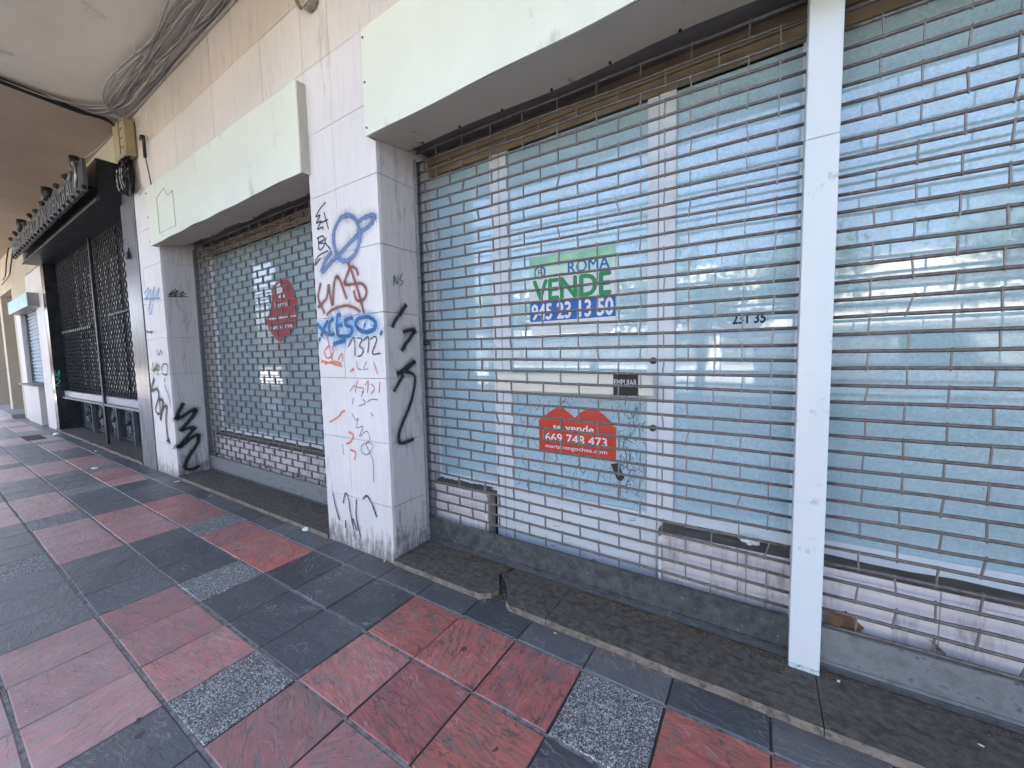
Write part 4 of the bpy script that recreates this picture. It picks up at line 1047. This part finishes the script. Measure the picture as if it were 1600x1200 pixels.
q = wall_pt(52, 684, 2, 0); bm = bmesh.new()
for k in range(12): box(bm, q.x-.45+k*.075, q.x-.405+k*.075, q.y-.14, q.y+.14, .001, .008)
obj('grating', bm, MT['blackpaint'], dg)

# ------------------------------------------------------------------ across the street (seen in the reflections)
def leaf_tree(x, y, h, label):
    t = thing('street_tree', label, 'tree', (x, y, -.12), 'trees across the street')
    bm = bmesh.new(); tube(bm, [(x, y, -.12), (x+.1, y, h*.25), (x, y+.1, h*.5), (x+.1, y, h*.8)], [.2, .16, .11, .03], 8)
    for k in range(6):
        an = k*1.05; tube(bm, [(x, y, h*.38), (x+math.cos(an)*.8, y+math.sin(an)*.8, h*.6), (x+math.cos(an)*1.5, y+math.sin(an)*1.5, h*.75)], [.07, .05, .015], 5)
    obj('trunk', bm, simple('bark', (.12, .1, .08), .9), t)
    bm = bmesh.new()
    cl_ = [(x+random.gauss(0, 1.1), y+random.gauss(0, 1.1), h*.68+random.gauss(0, h*.13)) for _ in range(26)]
    for k in range(2600):
        c = random.choice(cl_); p = Vector((c[0]+random.gauss(0, .38), c[1]+random.gauss(0, .38), c[2]+random.gauss(0, .34)))
        a = Vector((random.uniform(-1, 1), random.uniform(-1, 1), random.uniform(-1, 1))).normalized()*.09; b = a.cross(Vector((random.random(), random.random(), random.random()))).normalized()*.07
        bm.faces.new([bm.verts.new(v) for v in (p-a, p+b, p+a, p-b)])
    obj('crown', bm, simple('foliage', (.06, .10, .035), .6, .5, 3), t)
random.seed(11)
for x, y, h, lab in ((-15, -13.5, 6.4, 'leafy street tree across the road, farthest left of the row'), (-8.5, -12.9, 5.6, 'broad leafy street tree across the road, second from the left'), (-3.2, -13.3, 6.6, 'tall leafy street tree across the road facing the left shop'), (1.2, -12.6, 5.2, 'small leafy street tree across the road facing the graffitied pillar'),
                     (4.6, -13.2, 6.0, 'leafy street tree across the road facing the white post'), (9.5, -12.9, 6.5, 'tall leafy street tree across the road, farthest right of the row')): leaf_tree(x, y, h, lab)
for x0, x1, lab in ((-15, -13.8, 'square arcade pier at the kerb, farthest left'), (-8.9, -7.7, 'square arcade pier at the kerb facing the iron shopfront'), (-3.3, -2.05, 'square arcade pier at the kerb facing the left shop'), (5.6, 6.8, 'square arcade pier at the kerb right of the main shop')):
    t = thing('arcade_pier', lab, 'pier', ((x0+x1)/2, -3.1, 0), 'piers along the kerb')
    bm = bmesh.new()
    for k in range(10): box(bm, x0, x1, -3.38, -2.8, -.01+k*.503, .492+k*.503, bev=.003)
    obj('stone_cladding', bm, MT['reveal'], t)
def block(x0, x1, y, h, floors, wallmat, label):
    t = thing('apartment_block', label, 'building', ((x0+x1)/2, y, 0))
    obj('wall', bxm(x0, x1, y-8, y, 0, h), wallmat, t)
    fh = (h-4)/floors; gl_ = simple('window_glass', (.16, .18, .20), .1, .2); ra = simple('balcony_render', (.40, .39, .37), .6); sh = simple('slab_edge', (.3, .3, .3), .7)
    bm = bmesh.new(); box(bm, x0+.5, x1-.5, y+.004, y+.05, .1, 3.4); obj('shopfront', bm, simple('dark_shopfronts', (.10, .11, .12), .3, .5, .4), t)
    for f in range(floors):
        z = 4+f*fh
        bm = bmesh.new(); box(bm, x0+.3, x1-.3, y+.003, y+.9, z-.22, z); obj('balcony_slab', bm, sh, t)
        bm = bmesh.new(); box(bm, x0+.3, x1-.3, y+.82, y+.9, z+.001, z+.95); obj('balcony', bm, ra, t)
        n = int((x1-x0)/4.2)
        for i in range(n):
            xx = x0+.8+i*(x1-x0-1)/n+((f*7+i*3) % 5)*.2
            bm = bmesh.new(); box(bm, xx, xx+1.1, y+.004, y+.03, z+.9, z+2.1); obj('window', bm, gl_, t)
block(-40, -1.2, -45, 11, 3, simple('white_facade', (.40, .39, .37), .7, .06, 1), 'grey apartment block with balconies far across the street, left')
block(-1, 34, -45, 10, 3, simple('pale_facade', (.38, .36, .33), .7, .06, 1), 'beige apartment block with balconies far across the street, right')
vn = thing('parked_van', 'white van parked across the street', 'van', (5.5, -10.5, -.12))
bm = bmesh.new()
prism(bm, [(3.0, .25), (8.1, .25), (8.1, 1.0), (7.6, 1.15), (7.0, 2.0), (6.7, 2.15), (3.1, 2.2), (2.95, 2.0)], -11.4, -9.5)
bmesh.ops.bevel(bm, geom=bm.edges[:], offset=.06, segments=2, affect='EDGES'); obj('body', bm, simple('van_white', (.75, .76, .77), .25, .03, coat=.6), vn)
bm = bmesh.new(); prism(bm, [(5.9, 1.15), (7.3, 1.15), (6.85, 1.95), (5.9, 1.95)], -9.497, -9.48); obj('window', bm, simple('van_glass', (.02, .025, .03), .05), vn)
for xx in (4.0, 7.1):
    bm = bmesh.new(); bmesh.ops.create_cone(bm, cap_ends=True, segments=20, radius1=.34, radius2=.34, depth=.22, matrix=Matrix.Translation((xx, -9.55, .22)) @ Matrix.Rotation(R(90), 4, 'X')); obj('wheel', bm, MT['black'], vn)

# ------------------------------------------------------------------ light
w_ = bpy.data.worlds.new('World'); sc.world = w_; w_.use_nodes = True
nt = w_.node_tree; bg = nt.nodes['Background']
sky = nt.nodes.new('ShaderNodeTexSky'); sky.sky_type = 'NISHITA'; sky.sun_disc = False
EL, AZ = R(42), R(20)      # sun high behind the shops, a little to the left
sky.sun_elevation = EL; sky.sun_rotation = -R(20); sky.air_density = .6; sky.dust_density = 6.0; sky.ozone_density = .5
nt.links.new(sky.outputs[0], bg.inputs[0]); bg.inputs[1].default_value = .14
sl = bpy.data.lights.new('sun', 'SUN'); sl.energy = 5; sl.angle = R(.5); sl.color = (1, .95, .87)
so = bpy.data.objects.new('sun', sl); COL.objects.link(so)
dirv = Vector((-math.sin(R(20))*math.cos(EL), math.cos(R(20))*math.cos(EL), math.sin(EL)))
so.rotation_euler = dirv.to_track_quat('Z', 'Y').to_euler(); so.location = (0, 5, 20)
vs = sc.view_settings; vs.view_transform = 'Standard'; vs.look = 'None'; vs.gamma = 1; vs.exposure = 3.75
sc.cycles.max_bounces = 8; sc.cycles.diffuse_bounces = 5; sc.cycles.transparent_max_bounces = 16
